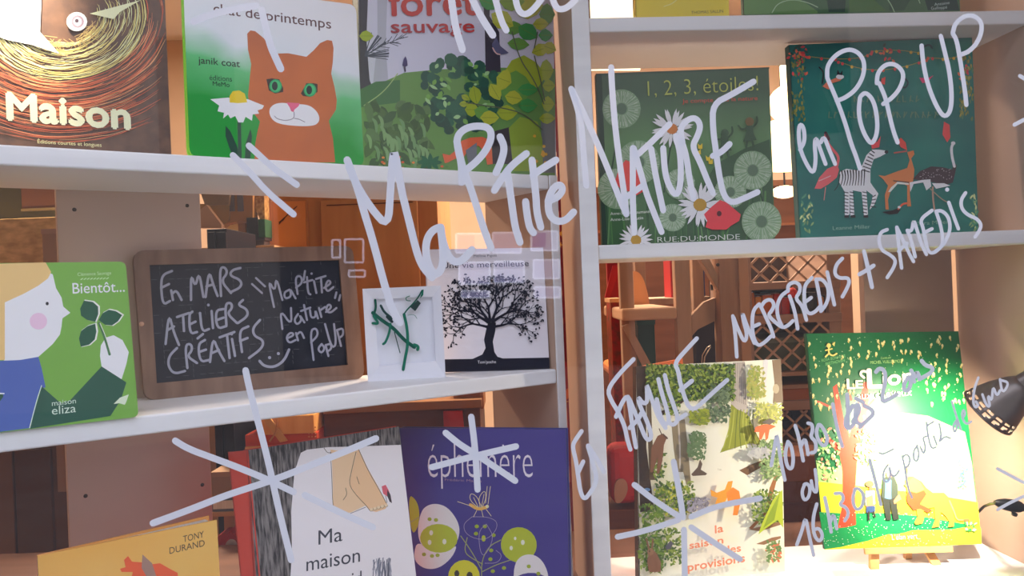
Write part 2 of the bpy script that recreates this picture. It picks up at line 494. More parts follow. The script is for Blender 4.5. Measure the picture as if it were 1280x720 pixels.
pl.oval(mb, 96, 27, 13, 12, (240, 230, 214)); pl.oval(mb, 97, 27, 8, 8, (150, 130, 140)); pl.oval(mb, 97, 27, 5, 5.4, (232, 226, 224)); pl.oval(mb, 96, 26, 2.4, 2.6, (80, 60, 70))
mb.build('bird_drawing', bk)
mb = MB(); pl.text(mb, 'Maison', 10, 149, 162, 161, 35, (240, 224, 176), .11)
mb.build('title_lettering', bk, 'large cream title')
mb = MB(); pl.text(mb, 'Éditions courtes et longues', 47, 179, 127, 183.5, 5, (232, 210, 150))
mb.build('publisher_lettering', bk)

# cat board book
pl = upl(340, .012, Z1, 34, 3, 1.32)
grn = ramp_mat([(0, (0, 138, 30)), (.36, (2, 140, 38)), (.58, (92, 180, 110)), (.74, (206, 212, 214)), (1, (222, 220, 224))], 'Z', .0, .24, 1.32, .07, 14, name='airbrushed_cover', tilt=.22)
bk = book('picture_book', pl, [(229, -22), (445, 6), (455, 207), (237, 197)], .016, grn, mat((150, 226, 70), 1.2), WHITE,
          'white and green board book with a big orange cat and a daisy on its cover', rounded=.012)
mb = MB()
pl.shape(mb, [(309, 42), (313, 38), (319, 39), (330, 48), (340, 62), (345, 67), (360, 66.5), (383, 71), (392, 63), (400, 54), (409, 50), (415, 51), (417, 60), (416, 78), (414, 92), (418, 108), (421, 125), (420, 137), (411, 151), (416, 172), (419, 203), (318, 203), (319, 180), (322, 164), (325, 152), (313, 136), (310, 120), (312, 100), (314, 80), (310, 62)],
         noise_mat((176, 92, 42), (196, 104, 44), 1.3, (9, 9, 9), .45, name='cat_orange'))
for ex, rt in ((344, 12), (387, 4)):
    pl.shape(mb, [(ex - 11, 99 + (ex > 350) * 18), (ex - 4, 98 + (ex > 350) * 6), (ex + 5, 99 + (ex > 350) * 5), (ex + 10, 110 - (ex > 350) * 5), (ex + 10, 115), (ex, 117 + (ex > 350) * 4), (ex - 8, 113 + (ex > 350) * 7)], (50, 40, 30))
    pl.oval(mb, ex + .5, 107.5 + (ex > 350) * 5, 8, 8.5, (30, 150, 84)); pl.oval(mb, ex + .5, 107.5 + (ex > 350) * 5, 6.4, 7, (60, 176, 104)); pl.oval(mb, ex - .5, 107.5 + (ex > 350) * 5, 3.6, 5.6, (24, 40, 34))
pl.shape(mb, [(336, 137), (342, 130), (354, 128), (366, 131), (376, 130), (388, 132), (397, 140), (400, 149), (396, 156), (384, 158), (362, 157), (346, 154), (338, 147)], (226, 226, 230), True)
pl.shape(mb, [(358, 128), (375, 129), (373, 133), (368, 137), (367, 140), (364, 139), (362, 134)], (222, 96, 126))
pl.stroke(mb, [(367.5, 140), (368, 148), (358, 151), (347, 149), (343, 145)], .9, (130, 124, 128)); pl.stroke(mb, [(368, 148), (374, 149), (381, 152.5)], .9, (130, 124, 128))
mb.build('orange_cat', bk, 'orange cat with green eyes and white muzzle')
mb = MB()
pl.stroke(mb, [(299, 152), (299.5, 175), (300, 200)], 4.4, (22, 66, 44))
pl.shape(mb, [(282, 157), (288, 164), (296, 182), (301, 198), (292, 197), (286, 183), (282, 170)], (22, 66, 44)); pl.shape(mb, [(313, 161), (315, 170), (313, 198), (306, 198), (307, 180)], (22, 66, 44))
pl.shape(mb, [(263, 124), (285, 122), (310, 124), (330, 132), (328, 136), (322, 138), (324, 142), (316, 143), (315, 151), (307, 146), (304, 153), (298, 153), (294, 145), (288, 148), (285, 143), (279, 148), (280, 141), (272, 139), (274, 132)], (234, 234, 234))
pl.shape(mb, [(287, 120), (291, 114), (299, 113), (306, 117), (309, 128), (297, 129), (287, 128)], (226, 190, 34))
mb.build('daisy', bk, 'white daisy with yellow centre')
mb = MB(); pl.text(mb, 'chat de printemps', 267, 16, 414, 36, 13, (92, 62, 60), .012, cap=.73)
mb.build('title_lettering', bk)
mb = MB(); pl.text(mb, 'janik coat', 248, 79, 300, 84, 9, (52, 52, 48), .012); pl.text(mb, 'éditions', 262, 100, 290, 102, 7, (40, 62, 46)); pl.text(mb, 'MeMo', 266, 107, 287, 109, 6, (30, 56, 40), .01)
mb.build('author_lettering', bk)

# forest book
pl = upl(580, .05, Z1, 34, 5, 1.35)
bk = book('picture_book', pl, [(446, -100), (690, -62), (695, 219), (452, 209)], .022, mat((196, 196, 212), 1.35, .4), mat((60, 84, 60), 1.2), PAPER,
          'tall picture book with a leafy forest, dark bush and fox on its cover')
LG = [(150, 166, 40), (170, 176, 50), (120, 154, 46), (96, 146, 60), (58, 140, 66)]
mb = MB()
pl.shape(mb, [(471, -60), (486, -60), (482, 60), (486, 108), (466, 108), (472, 50)], (170, 172, 184))
pl.shape(mb, [(448, -60), (462, -60), (458, 50), (462, 100), (472, 125), (450, 125)], (60, 58, 66))
pl.shape(mb, [(450, 118), (480, 102), (505, 91), (545, 87), (600, 84), (694, 86), (694, 224), (452, 214)], (96, 138, 68))
pl.shape(mb, [(450, 112), (470, 102), (500, 100), (500, 128), (451, 134)], (64, 110, 62))
pl.stroke(mb, [(455, 132), (480, 115), (497, 92)], 1.2, (150, 176, 110))
pl.shape(mb, [(601, -60), (614, -60), (612, 20), (624, 40), (626, 90), (607, 90), (606, 40)], (52, 46, 58))
pl.shape(mb, [(614, 165), (640, 158), (642, 205), (616, 205)], (58, 52, 54)); pl.shape(mb, [(676, 150), (694, 150), (694, 216), (678, 216)], (104, 110, 112))
pl.shape(mb, [(636, 160), (650, 146), (672, 152), (678, 175), (679, 214), (642, 214)], (134, 158, 52))
pl.text(mb, ' ', 0, 0, 1, 0, 1, (0, 0, 0)) if False else None
mb.build('forest_background', bk)
mb = MB()
for i in range(20):
    a = random.uniform(-1.3, .35); pl.stroke(mb, [(456, 70), (456 + 30 * math.cos(a), 66 + 26 * math.sin(a))], 1.0, (70, 76, 88))
for i in range(20):
    t = random.random(); x, y = 456 + 44 * t, 66 - 18 * t; a = random.uniform(-1.2, .5); pl.stroke(mb, [(x, y), (x + 12 * math.cos(a), y + 10 * math.sin(a))], .8, (66, 72, 84))
mb.build('pine_sprig', bk)
mb = MB()
for i in range(95):
    a = random.uniform(0, 2 * PI); q = math.sqrt(random.random()); x, y = 578 + 50 * q * math.cos(a), 116 + 50 * q * math.sin(a)
    if y < 68 or x < 528 and y < 100: continue
    pl.oval(mb, x, y, random.uniform(5, 9), random.uniform(5, 8), random.choice([(34, 84, 62), (28, 76, 58), (40, 92, 66), (30, 70, 52)]), 0, 9)
for i in range(36):
    pl.leaf(mb, random.uniform(535, 620), random.uniform(80, 160), random.uniform(2, 6), random.uniform(1.5, 3), random.uniform(0, 180), random.choice([(110, 160, 70), (120, 170, 90), (150, 190, 130)]))
mb.build('dark_bush', bk)
mb = MB()
for i in range(90):
    x, y = random.uniform(456, 535), random.uniform(122, 206)
    if y < 128 + abs(x - 492) * .2: continue
    pl.leaf(mb, x, y, random.uniform(7, 13), random.uniform(4, 6.5), random.uniform(30, 150), random.choice([(64, 94, 46), (56, 84, 42), (72, 102, 52), (84, 116, 66), (60, 90, 50)]))
for i in range(26):
    x, y = random.uniform(456, 535), random.uniform(142, 196)
    pl.stroke(mb, [(x, y), (x + 5, y + 6), (x + 5, y + 18)], 3.5, random.choice([(120, 156, 100), (108, 146, 92)]), lambda q: .2 + math.sin(q * PI))
for i in range(26): pl.oval(mb, random.uniform(456, 560), random.uniform(196, 212), 2, 1.5, random.choice([(206, 96, 50), (220, 130, 60), (80, 130, 60)]), 0, 8)
for i in range(8): pl.leaf(mb, 537 + 9 * math.cos(i * .8), 203 + 5 * math.sin(i * .8), 7, 3, i * 45, (24, 92, 56))
mb.build('olive_foliage', bk)
mb = MB()
for (x, y, L, W, r, ci) in ((655, 95, 28, 26, 0, 0), (645, 110, 22, 22, 0, 3), (594, 119, 12, 8, 80, 0), (619, 115, 12, 8, 60, 1), (642, 122, 11, 9, 10, 1), (590, 137, 9, 9, 0, 0), (603, 141, 11, 9, 20, 3), (612, 147, 12, 9, 0, 1), (634, 141, 13, 10, 0, 0), (660, 132, 12, 9, 0, 4), (683, 88, 9, 14, 0, 0), (686, 107, 8, 8, 0, 0), (685, 130, 8, 10, 0, 0), (684, 148, 10, 7, 0, 0), (676, 62, 12, 8, -20, 1), (687, 60, 9, 8, 20, 1), (648, 55, 14, 8, 5, 3), (642, 35, 13, 9, 0, 3), (660, 40, 14, 11, 30, 4), (682, 44, 9, 8, 0, 4), (628, 25, 16, 12, 30, 1), (660, 8, 20, 16, 0, 1), (640, 2, 16, 12, 0, 2), (612, 4, 14, 9, 20, 4), (684, 18, 10, 14, 0, 3), (660, 112, 13, 8, 0, 4), (582, 122, 6, 4, 30, 0), (580, 130, 6, 4, 0, 0), (458, 45, 9, 7, 0, 0), (630, 100, 10, 14, 20, 1), (676, 30, 10, 8, 0, 1)):
    pl.leaf(mb, x, y, L, W, r, LG[ci])
    if L < 20: pl.stroke(mb, [(x - L * .8 * math.cos(math.radians(r)), y - L * .8 * math.sin(math.radians(r))), (x + L * .8 * math.cos(math.radians(r)), y + L * .8 * math.sin(math.radians(r)))], .5, (104, 128, 40))
for p_ in ([(583, 128), (605, 132), (630, 135), (655, 142), (678, 162)], [(640, 40), (650, 75), (668, 100), (680, 130)], [(668, 70), (676, 100), (681, 126)], [(672, 40), (668, 60)]): pl.stroke(mb, p_, 1.4, (88, 96, 70))
mb.build('leafy_branch', bk, 'yellow-green leafy branch'); mb = MB()
for i in range(10): pl.oval(mb, random.uniform(668, 684), random.uniform(170, 206), 2, 2, (230, 170, 50), 0, 8)
tag(mb.build('tiny_flowers', bk), kind='stuff')
mb = MB()
pl.shape(mb, [(556, 204), (553, 192), (562, 194), (572, 186), (577, 176), (588, 172), (603, 171), (614, 176), (616, 205), (609, 206), (606, 190), (598, 182), (586, 186), (580, 196), (570, 198), (560, 203)], (220, 100, 60)); pl.shape(mb, [(582, 188), (596, 178), (596, 202), (586, 206)], (108, 112, 116))
mb.build('fox_drawing', bk)
mb = MB(); pl.shape(mb, [(615, 55), (620, 46), (626, 58), (636, 66), (634, 67), (622, 69), (616, 64)], (84, 84, 116)); pl.stroke(mb, [(616, 60), (620, 67), (625, 68)], 1.6, (206, 170, 160)); mb.build('bird_drawing', bk)
mb = MB(); pl.shape(mb, [(504.5, 74), (507, 70), (509, 76), (509.5, 82), (506, 84), (503, 82)], (60, 50, 96)); pl.stroke(mb, [(506, 84), (506.5, 89)], 2, (60, 50, 80)); mb.build('walking_figure', bk)
mb = MB(); REDT = ramp_mat([(0, (120, 40, 60)), (.5, (190, 54, 54)), (1, (196, 70, 60))], 'Z', .20, .26, 1.25, name='red_title_ink')
pl.text(mb, 'forêt', 487, 19.5, 597, 18, 36, REDT, .05); pl.text(mb, 'sauvage', 489, 41, 593, 40, 17, REDT, .04); mb.build('title_lettering', bk)

# ------------------------------------------------------------------ middle shelf of the left bookcase
b0 = on_level(85, 531, Z2)
pl = Plane(b0, 34, 4, 1.32)
bk = book('picture_book', pl, [(-90, 330), (157, 327), (173, 515), (-90, 552)], .016, mat((112, 164, 66), 1.32, .4), mat((120, 170, 80), 1.2), WHITE,
          'green board book with a child in profile holding a clover', rounded=.007)
mb = MB()
pl.shape(mb, [(5, 330), (60, 340), (66, 343), (70, 360), (77, 372), (79, 383), (88, 391), (78, 398), (77, 408), (75, 418), (66, 430), (48, 446), (20, 452), (5, 451)], (226, 220, 228))
pl.shape(mb, [(-88, 332), (57, 328), (64, 340), (60, 348), (48, 357), (30, 367), (6, 378), (6, 450), (-88, 452)], (232, 184, 120))
pl.oval(mb, 48, 401.5, 11, 10.5, (222, 186, 204)); pl.oval(mb, 59, 379.5, 2, 2.2, (40, 40, 44))
mb.build('child_profile', bk, 'pale face in profile with fair hair')
mb = MB()
pl.shape(mb, [(-88, 452), (0, 451), (25, 450), (48, 446), (52, 460), (57, 484), (50, 487), (38, 535), (-88, 551)], (76, 98, 164)); pl.shape(mb, [(-20, 492), (4, 493), (4, 496), (-20, 530)], (40, 84, 66)); pl.stroke(mb, [(-20, 491), (5, 492)], 1.6, (222, 222, 230))
mb.build('blue_dress', bk)
mb = MB()
pl.shape(mb, [(52, 483), (76, 504), (88, 500), (127, 458), (158, 478), (151, 500), (138, 520), (37, 536)], (38, 84, 66)); pl.stroke(mb, [(52, 482), (46, 500), (37, 535)], 1.2, (196, 214, 196))
pl.shape(mb, [(126, 432), (132, 422), (142, 419), (153, 425), (161, 440), (158, 455), (152, 474), (127, 458), (125, 445)], (226, 220, 228))
mb.build('sleeve_and_hand', bk)
mb = MB()
for (x, y, L, W, r) in ((112, 389, 15, 12, 62), (138, 397, 15, 10, -12), (110, 419, 17, 10, -58)):
    pl.leaf(mb, x + 1.4, y - .4, L + 1, W + 1, r, (216, 228, 206)); pl.leaf(mb, x, y, L, W, r, (26, 82, 58))
pl.stroke(mb, [(124, 404), (131, 422), (137, 443)], 3.0, (64, 110, 66)); pl.stroke(mb, [(125, 404), (132, 420), (138, 440)], .8, (216, 228, 206))
mb.build('clover', bk)
mb = MB(); pl.text(mb, 'Bientôt...', 91, 367, 156, 364.5, 14, (226, 236, 220), .012); mb.build('title_lettering', bk)
mb = MB(); pl.text(mb, 'Clémence Sauvage', 97, 345, 139, 343, 4.4, (186, 214, 160)); pl.text(mb, 'Marguerite Dumas', 101, 350.5, 136, 349, 4.4, (186, 214, 160)) if False else None
for yy, xx in ((349.5, (101, 136)), ):
    for i in range(9): pl.stroke(mb, [(xx[0] + i * 4, yy - .1 * i), (xx[0] + i * 4 + 2.6, yy - 1.6 - .1 * i)], 1.0, (186, 214, 160))
mb.build('author_lettering', bk)
mb = MB(); pl.text(mb, 'maison', 65, 507.5, 95, 504, 7, (196, 216, 196)); pl.text(mb, 'eliza', 65, 518.5, 95, 515, 11, (196, 216, 196)); mb.build('publisher_lettering', bk); mb = MB(); pl.shape(mb, [(142, 505), (150, 497), (161, 493), (158, 502), (156, 506), (149, 504)], (206, 222, 190)); mb.build('bird_logo', bk)

# slate board in a wooden frame
b0 = on_level(310, 488, Z2)
pl = Plane(b0, 33.5, 6, 1.3)
q = [(166, 313), (441, 307), (456, 470), (181, 502)]
ab = [pl.ab(pl.P(*p)) for p in q]; ab[2] = (ab[2][0], 0); ab[3] = (ab[3][0], 0)
root = empty('slate_board', pl.fr((ab[2][0] + ab[3][0]) / 2, 0), pl.yaw, 'school slate in a rounded brown wooden frame, chalk writing announcing workshops', 'chalkboard')
inner = [pl.ab(pl.P(*p)) for p in ((187, 331), (424, 325), (435, 456), (196, 479))]
def rounded(poly, r, n=6):
    out = []
    for i in range(len(poly)):
        p0, p1, p2 = Vector(poly[i - 1]), Vector(poly[i]), Vector(poly[(i + 1) % len(poly)])
        A = p1 + (p0 - p1).normalized() * r; B = p1 + (p2 - p1).normalized() * r
        for t in range(n): t /= n - 1; out.append(A * (1 - t) ** 2 + p1 * 2 * t * (1 - t) + B * t * t)
    return out
out = rounded(ab, .016); T = .012
SLW = noise_mat((112, 84, 68), (134, 104, 86), 1.25, (40, 40, 6), .55, .1, name='worn_frame_wood')
mb = MB()
inn = []
for i in range(4):
    inn += [Vector(inner[i])] * 6
n = len(out); V = [pl.fr(p[0], p[1], 0) for p in out] + [pl.fr(p[0], p[1], 0) for p in inn] + [pl.fr(p[0], p[1], T) for p in out] + [pl.fr(p[0], p[1], T) for p in inn]
fs = []
for i in range(n):
    j = (i + 1) % n
    fs += [(i, j, j + n, i + n), (i + 2 * n, i + 3 * n, j + 3 * n, j + 2 * n), (i, i + 2 * n, j + 2 * n, j), (i + n, j + n, j + 3 * n, i + 3 * n)]
mb.mesh(V, fs, SLW); fr = mb.build('frame', root)
mb = MB(); p0 = pl.P(177, 405, -.0003); mb.lathe([(0.0001, 0), (.0032, 0), (.0032, .001)], p0, pl.b, mat((196, 150, 124), 1.2), 14); mb.build('peg', fr)
mb = MB(); mb.prism([pl.fr(a, b, .004) for a, b in inner], pl.b * .005, noise_mat((28, 30, 40), (38, 40, 50), 1.0, (30, 30, 30), .6, name='slate'))
slate = mb.build('slate', root)
class Sub:  # same face, set back for writing on the slate
    pass
ps = Plane(pl.fr(0, 0, .004), 33.5, 6, 1.3)
mb = MB()
for i in range(13):
    t = (i + .5) / 13
    for j in range(22):
        if random.random() < .3:
            tt = j / 22; x = 190 + 238 * t + 8 * tt * (1 - t); y = 333 - 7 * t + tt * (145 - 14 * t)
            ps.stroke(mb, [(x, y), (x + .6, y + 4)], .35, (96, 96, 100))
        if random.random() < .3:
            tt = j / 22; x = 188 + 236 * tt + 9 * t; y = 333 - 7 * tt + t * (145 - 14 * tt)
            ps.stroke(mb, [(x, y), (x + 7, y - .4)], .35, (96, 96, 100))
mb.build('grid_lines', slate)
def chalk(name, strokes, label, wd=3.1):
    mb = MB()
    for s_ in strokes: ps.stroke(mb, [(180 + X / 4.0, 300 + Y / 4.0) for X, Y in s_], wd, (150, 150, 164))
    mb.build(name, slate, label)
chalk('chalk_word', [[(140, 155), (90, 175), (85, 240), (95, 325), (130, 305)], [(85, 240), (125, 220)], [(136, 252), (145, 300)], [(142, 268), (162, 250), (188, 300)],
                     [(235, 300), (235, 165), (257, 240), (275, 155), (297, 285)], [(308, 285), (325, 150), (345, 220), (368, 280)], [(312, 232), (345, 222)], [(385, 280), (378, 140), (405, 135), (418, 165), (385, 205), (435, 265)], [(482, 140), (440, 150), (428, 178), (485, 200), (487, 235), (435, 260)]], 'chalk words EN MARS')
chalk('chalk_word', [[(108, 520), (125, 365), (145, 450), (175, 525)], [(115, 452), (150, 432)], [(165, 385), (225, 365)], [(195, 375), (200, 455)], [(242, 358), (225, 372), (230, 470), (265, 460)], [(228, 422), (258, 408)], [(280, 365), (290, 460), (325, 445)], [(338, 355), (345, 440)], [(322, 325)],
                     [(398, 345), (357, 352), (365, 445), (412, 430)], [(360, 402), (398, 388)], [(412, 425), (405, 320), (435, 312), (442, 340), (415, 368), (465, 415)], [(495, 300), (468, 325), (515, 345), (520, 380), (470, 415)]], 'chalk word ATELIERS')
chalk('chalk_word', [[(165, 540), (125, 580), (120, 630), (150, 670), (205, 655)], [(217, 640), (205, 525), (235, 518), (242, 550), (215, 582), (265, 615)], [(305, 500), (270, 520), (280, 610), (325, 600)], [(275, 560), (310, 548)], [(268, 492), (295, 470)], [(330, 610), (345, 485), (370, 550), (402, 605)], [(335, 567), (375, 550)], [(378, 487), (452, 460)], [(415, 475), (428, 590)],
                     [(440, 495), (455, 580)], [(438, 470)], [(522, 432), (475, 452), (490, 560)], [(480, 505), (518, 490)], [(580, 400), (543, 440), (550, 480), (597, 500), (592, 540), (525, 590)]], 'chalk word CREATIFS')
chalk('chalk_word', [[(540, 220), (590, 265)], [(560, 190), (605, 232)], [(650, 335), (620, 195), (655, 262), (660, 180), (692, 300)], [(728, 248), (700, 262), (705, 295), (738, 282), (727, 238), (758, 292)], [(768, 270), (755, 185), (785, 178), (792, 215), (760, 238)], [(805, 155), (798, 200)],
                     [(815, 185), (820, 265), (832, 272)], [(800, 212), (842, 200)], [(850, 205), (862, 265)], [(838, 168)], [(860, 195), (908, 180)], [(885, 190), (890, 262)], [(900, 240), (938, 215), (920, 198), (905, 235), (918, 260), (947, 235)]], "chalk words MA P'TITE", 2.6)
chalk('chalk_word', [[(692, 445), (680, 345), (738, 430), (735, 340)], [(770, 370), (750, 400), (765, 425), (790, 400), (775, 370), (802, 412)], [(800, 325), (815, 400)], [(785, 355), (832, 338)], [(830, 350), (835, 390), (860, 385), (855, 345), (870, 392)], [(875, 340), (887, 385)], [(880, 352), (905, 335)], [(910, 360), (940, 335), (922, 318), (908, 350), (930, 367), (962, 340)], [(962, 262), (955, 290)], [(982, 275), (975, 302)]], 'chalk word NATURE', 2.6)
chalk('chalk_word', [[(715, 492), (752, 475), (735, 460), (710, 485), (725, 517), (758, 500)], [(760, 465), (770, 502)], [(765, 472), (785, 455), (800, 490)], [(848, 600), (830, 455), (860, 438), (872, 475), (835, 512)], [(888, 520), (868, 545), (888, 567), (905, 540), (888, 520)], [(908, 525), (922, 580)], [(910, 525), (935, 518), (937, 545), (915, 558)], [(905, 420), (938, 540), (962, 525), (950, 420)], [(965, 450), (985, 530)], [(967, 450), (995, 440), (997, 475), (975, 490)]], 'chalk words EN POP UP', 2.6)
chalk('chalk_smile', [[(578, 605), (600, 630), (650, 637), (700, 605), (725, 548)], [(628, 588)], [(672, 568)]], 'chalk smiling face', 3.3)

# white folded card with a green twig relief
b0 = on_level(510, 474, Z2); pl = Plane(b0, 10, 0, 1.3)
root = empty('greeting_card', b0, pl.yaw, 'small white folded card with green paper twig, between slate and tree book', 'card')
mb = MB(); T = .010
o4 = [pl.ab(pl.P(*p)) for p in ((453, 361), (551, 357), (557, 471), (460, 480))]; o4[2] = (o4[2][0], 0.0); o4[3] = (o4[3][0], 0.0)
i4 = [pl.ab(pl.P(*p)) for p in ((467, 374), (541, 371), (545, 452), (474, 458))]
PC = mat((222, 222, 228), 1.2, .6)
for i in range(4):
    j = (i + 1) % 4
    mb.mesh([pl.fr(*o4[i]), pl.fr(*o4[j]), pl.fr(*i4[j], .004), pl.fr(*i4[i], .004)], [(0, 1, 2, 3)], PC)
    mb.mesh([pl.fr(*i4[i], .004), pl.fr(*i4[j], .004), pl.fr(*i4[j], T), pl.fr(*i4[i], T)], [(0, 1, 2, 3)], PC)
    mb.mesh([pl.fr(*o4[i]), pl.fr(*o4[j]), pl.fr(*o4[j], T + .003), pl.fr(*o4[i], T + .003)], [(3, 2, 1, 0)], PC)
mb.mesh([pl.fr(*p, T) for p in i4], [(0, 1, 2, 3)], PC); mb.mesh([pl.fr(*p, T + .003) for p in o4], [(3, 2, 1, 0)], PC)
mb.build('card_mount', root)
mb = MB()
p2 = Plane(pl.fr(0, 0, .002), 10, 0, 1.35)
G1, G2 = (22, 104, 80), (16, 82, 66)
for s_, wd, c in (([(466, 391), (478, 401), (492, 410), (505, 425), (518, 434)], 4.4, G2), ([(518, 431), (523, 433), (522, 437)], 3.8, G1), ([(505, 393), (509, 410), (510, 430), (506, 450), (504, 462)], 3.6, G1), ([(488, 405), (487, 415), (482, 428), (479, 430)], 3.0, G1), ([(476, 382), (480, 390), (490, 398)], 3, (24, 60, 56)), ([(469, 375), (470, 385), (467, 393)], 3, G2), ([(484, 396), (490, 402)], 3.6, (30, 50, 52)), ([(529, 360), (524, 370), (517, 379), (508, 388), (505, 393)], 1.8, G2), ([(493, 415), (497, 430), (500, 441)], 1.2, (40, 70, 66)), ([(513, 376), (508, 376), (507, 372), (512, 370)], 1.0, G1), ([(466, 404), (474, 405), (467, 395)], 3.2, G1), ([(510, 394), (518, 393), (521, 398)], .8, (110, 140, 130))):
    p2.stroke(mb, s_, wd, c)
p2.shape(mb, [(513, 384), (522, 375), (526, 379), (519, 389)], (40, 62, 58)); p2.shape(mb, [(527, 366), (530, 358), (529, 369), (525, 373)], G1)
mb.build('paper_twig', root, 'dark green paper twig', solid=.0012)

# tree book
b0 = on_level(620, 464, Z2); pl = Plane(b0, 2, 3, 1.3)
bk = book('picture_book', pl, [(530, 312), (679, 309.5), (687, 462.5), (539, 466)], .010, mat((214, 208, 212), 1.3, .45), mat((214, 210, 212), 1.2), PAPER,
          'white picture book with a spreading black tree, beside the folded card', zsnap=False)
mb = MB(); INK = (28, 28, 40)
pl.shape(mb, [(536, 449.5), (686.5, 447), (687, 462.3), (537, 465.6)], INK); mb.build('black_band', bk)
mb = MB()
pl.shape(mb, [(590, 449), (603, 443), (607, 435), (605, 425), (607, 415), (610, 403), (620, 403), (619, 415), (616, 427), (618, 440), (622, 446), (632, 449)], INK)
def grow(x, y, a, L, wd, lev):
    n = 4; pts = [(x, y)]
    for i in range(n):
        a += random.uniform(-.16, .16); x += L / n * math.cos(a); y -= L / n * math.sin(a); pts.append((x, y))
    pl.stroke(mb, pts, wd, INK, lambda q: 1 - .45 * q, 1)
    if lev == 0 or wd < .7:
        for i in range(3): pl.leaf(mb, x + random.uniform(-4, 4), y + random.uniform(-4, 4), 1.9, 1.0, random.uniform(0, 180), INK)
        return
    for d in (-.42, .38):
        grow(x, y, a + d + random.uniform(-.15, .15), L * random.uniform(.66, .82), wd * .66, lev - 1)
    if lev > 1: px_, py_ = pts[2]; grow(px_, py_, a + random.choice([-.7, .7]), L * .6, wd * .5, lev - 2)
random.seed(21)
for a, L, wd in ((170, 20, 3.6), (148, 22, 4.2), (118, 20, 4.4), (92, 19, 4.0), (66, 20, 4.4), (38, 22, 4.2), (12, 20, 3.6)):
    grow(613 + 3 * math.cos(math.radians(a)), 406 - (3 if 30 < a < 150 else -3), math.radians(a), L, wd, 4)
for i in range(60):
    a = random.uniform(.0, PI); q = random.uniform(.6, 1.0); pl.leaf(mb, 612 + 54 * q * math.cos(a), 398 - 55 * q * math.sin(a), 1.8, 1.0, random.uniform(0, 180), INK)
mb.build('black_tree', bk)
mb = MB(); pl.text(mb, 'Une vie merveilleuse', 553, 335.5, 661, 332.5, 7.5, (44, 42, 56), .012); mb.build('title_lettering', bk)
mb = MB(); pl.text(mb, 'Mélissa Pigois', 592, 321.5, 621, 320.5, 3.2, (70, 68, 80)); mb.build('author_lettering', bk)
mb = MB(); pl.text(mb, "Tom'poche", 597, 454.5, 620, 454, 4, (214, 212, 214)); mb.build('publisher_lettering', bk)
random.seed(5)

# ------------------------------------------------------------------ bottom row, left
# yellow book standing ajar
p = UL.front(160, 360, .03); pl = Plane((p.x, p.y, LEDGE), 36, 3, 1.4)
ab = [pl.ab(pl.P(*c)) for c in ((47, 695), (271, 650))]
YE = noise_mat((226, 164, 74), (232, 176, 90), 1.3, (6, 6, 6), .45, name='yellow_cover')
root = empty('picture_book', pl.fr((ab[0][0] + ab[1][0]) / 2, 0), pl.yaw, 'yellow picture book standing ajar in the lower left corner', 'book')
mb = MB(); mb.prism([pl.fr(*ab[0]), pl.fr(*ab[1]), pl.fr(ab[1][0], 0), pl.fr(ab[0][0], 0)], pl.b * .0028, YE); mb.build('front_cover', root)
L0, L1 = Vector(ab[0]), Vector(ab[1]); dirb = (pl.w * math.cos(.13) + Vector((pl.b.x, pl.b.y, 0)).normalized() * math.sin(.13))
wid = L1.x - L0.x
bl_ = pl.fr(L0.x, 0, .0035); tl_ = pl.fr(*ab[0], .0035)
mb = MB(); mb.prism([tl_, tl_ + dirb * wid + Vector((0, 0, L1.y - L0.y)), bl_ + dirb * wid, bl_], pl.b * .0028, mat((214, 150, 70), 1.2)); mb.build('back_cover', root)
mb = MB()
for i in range(1, 9):
    t = i / 9 * .9; dr = (pl.w * math.cos(.13 * t) + Vector((pl.b.x, pl.b.y, 0)).normalized() * math.sin(.13 * t)) * wid * .97
    o = pl.b * .003 * t
    mb.prism([tl_ + o - Vector((0, 0, .003)), tl_ + o + dr + Vector((0, 0, L1.y - L0.y - .003)), bl_ + o + dr + Vector((0, 0, .002)), bl_ + o + Vector((0, 0, .002))], pl.b * .0014, PAPER)
mb.build('pages', root)
mb = MB(); pl.text(mb, 'TONY', 229, 678, 255, 671.5, 8.5, (70, 56, 40)); pl.text(mb, 'DURAND', 212, 692.5, 256, 682.5, 8.5, (70, 56, 40)); mb.build('author_lettering', root)
mb = MB(); RC = (216, 86, 44)
pl.shape(mb, [(150, 711), (157, 709), (155, 700), (160, 695), (165, 702), (178, 703), (185, 706), (200, 704), (214, 712), (222, 716), (224, 740), (160, 740), (166, 715), (152, 715)], RC); pl.shape(mb, [(178, 693), (190, 704), (196, 722), (184, 722), (177, 710)], (150, 116, 100))
mb.build('red_animal', root, 'orange-red animal drawing')

# white book with bare feet
p = UL.front(420, 360, .028); pl = Plane((p.x, p.y, LEDGE), 33, 5, 1.3)
bk = book('picture_book', pl, [(308, 563), (499, 533), (523, 760), (322, 785)], .014, noise_mat((40, 37, 38), (122, 116, 112), 1.3, (330, 330, 26), .7, lo=.38, hi=.62, name='pencil_hatching'),
          mat((196, 66, 48), 1.3, .6), PAPER, 'book with red cloth spine and two bare feet drawn on a white shape')
mb = MB()
sp = [pl.ab(pl.P(*c)) for c in ((289, 566), (310, 563), (322, 740), (303, 745))]
mb.prism([pl.fr(*sp[0], .012), pl.fr(*sp[1], -.001), pl.fr(sp[1][0] + .010, 0, -.001), pl.fr(sp[0][0] + .012, 0, .012)], pl.b * .006, mat((196, 66, 48), 1.3, .6)); mb.build('red_spine', bk, 'red cloth spine')
mb = MB(); pl.shape(mb, [(376, 566), (384, 562), (410, 559), (450, 558), (501, 556), (522, 735), (362, 735), (365, 690), (364, 640), (368, 590)], (220, 216, 216)); mb.build('white_shape', bk)
mb = MB(); SK = (226, 188, 148)
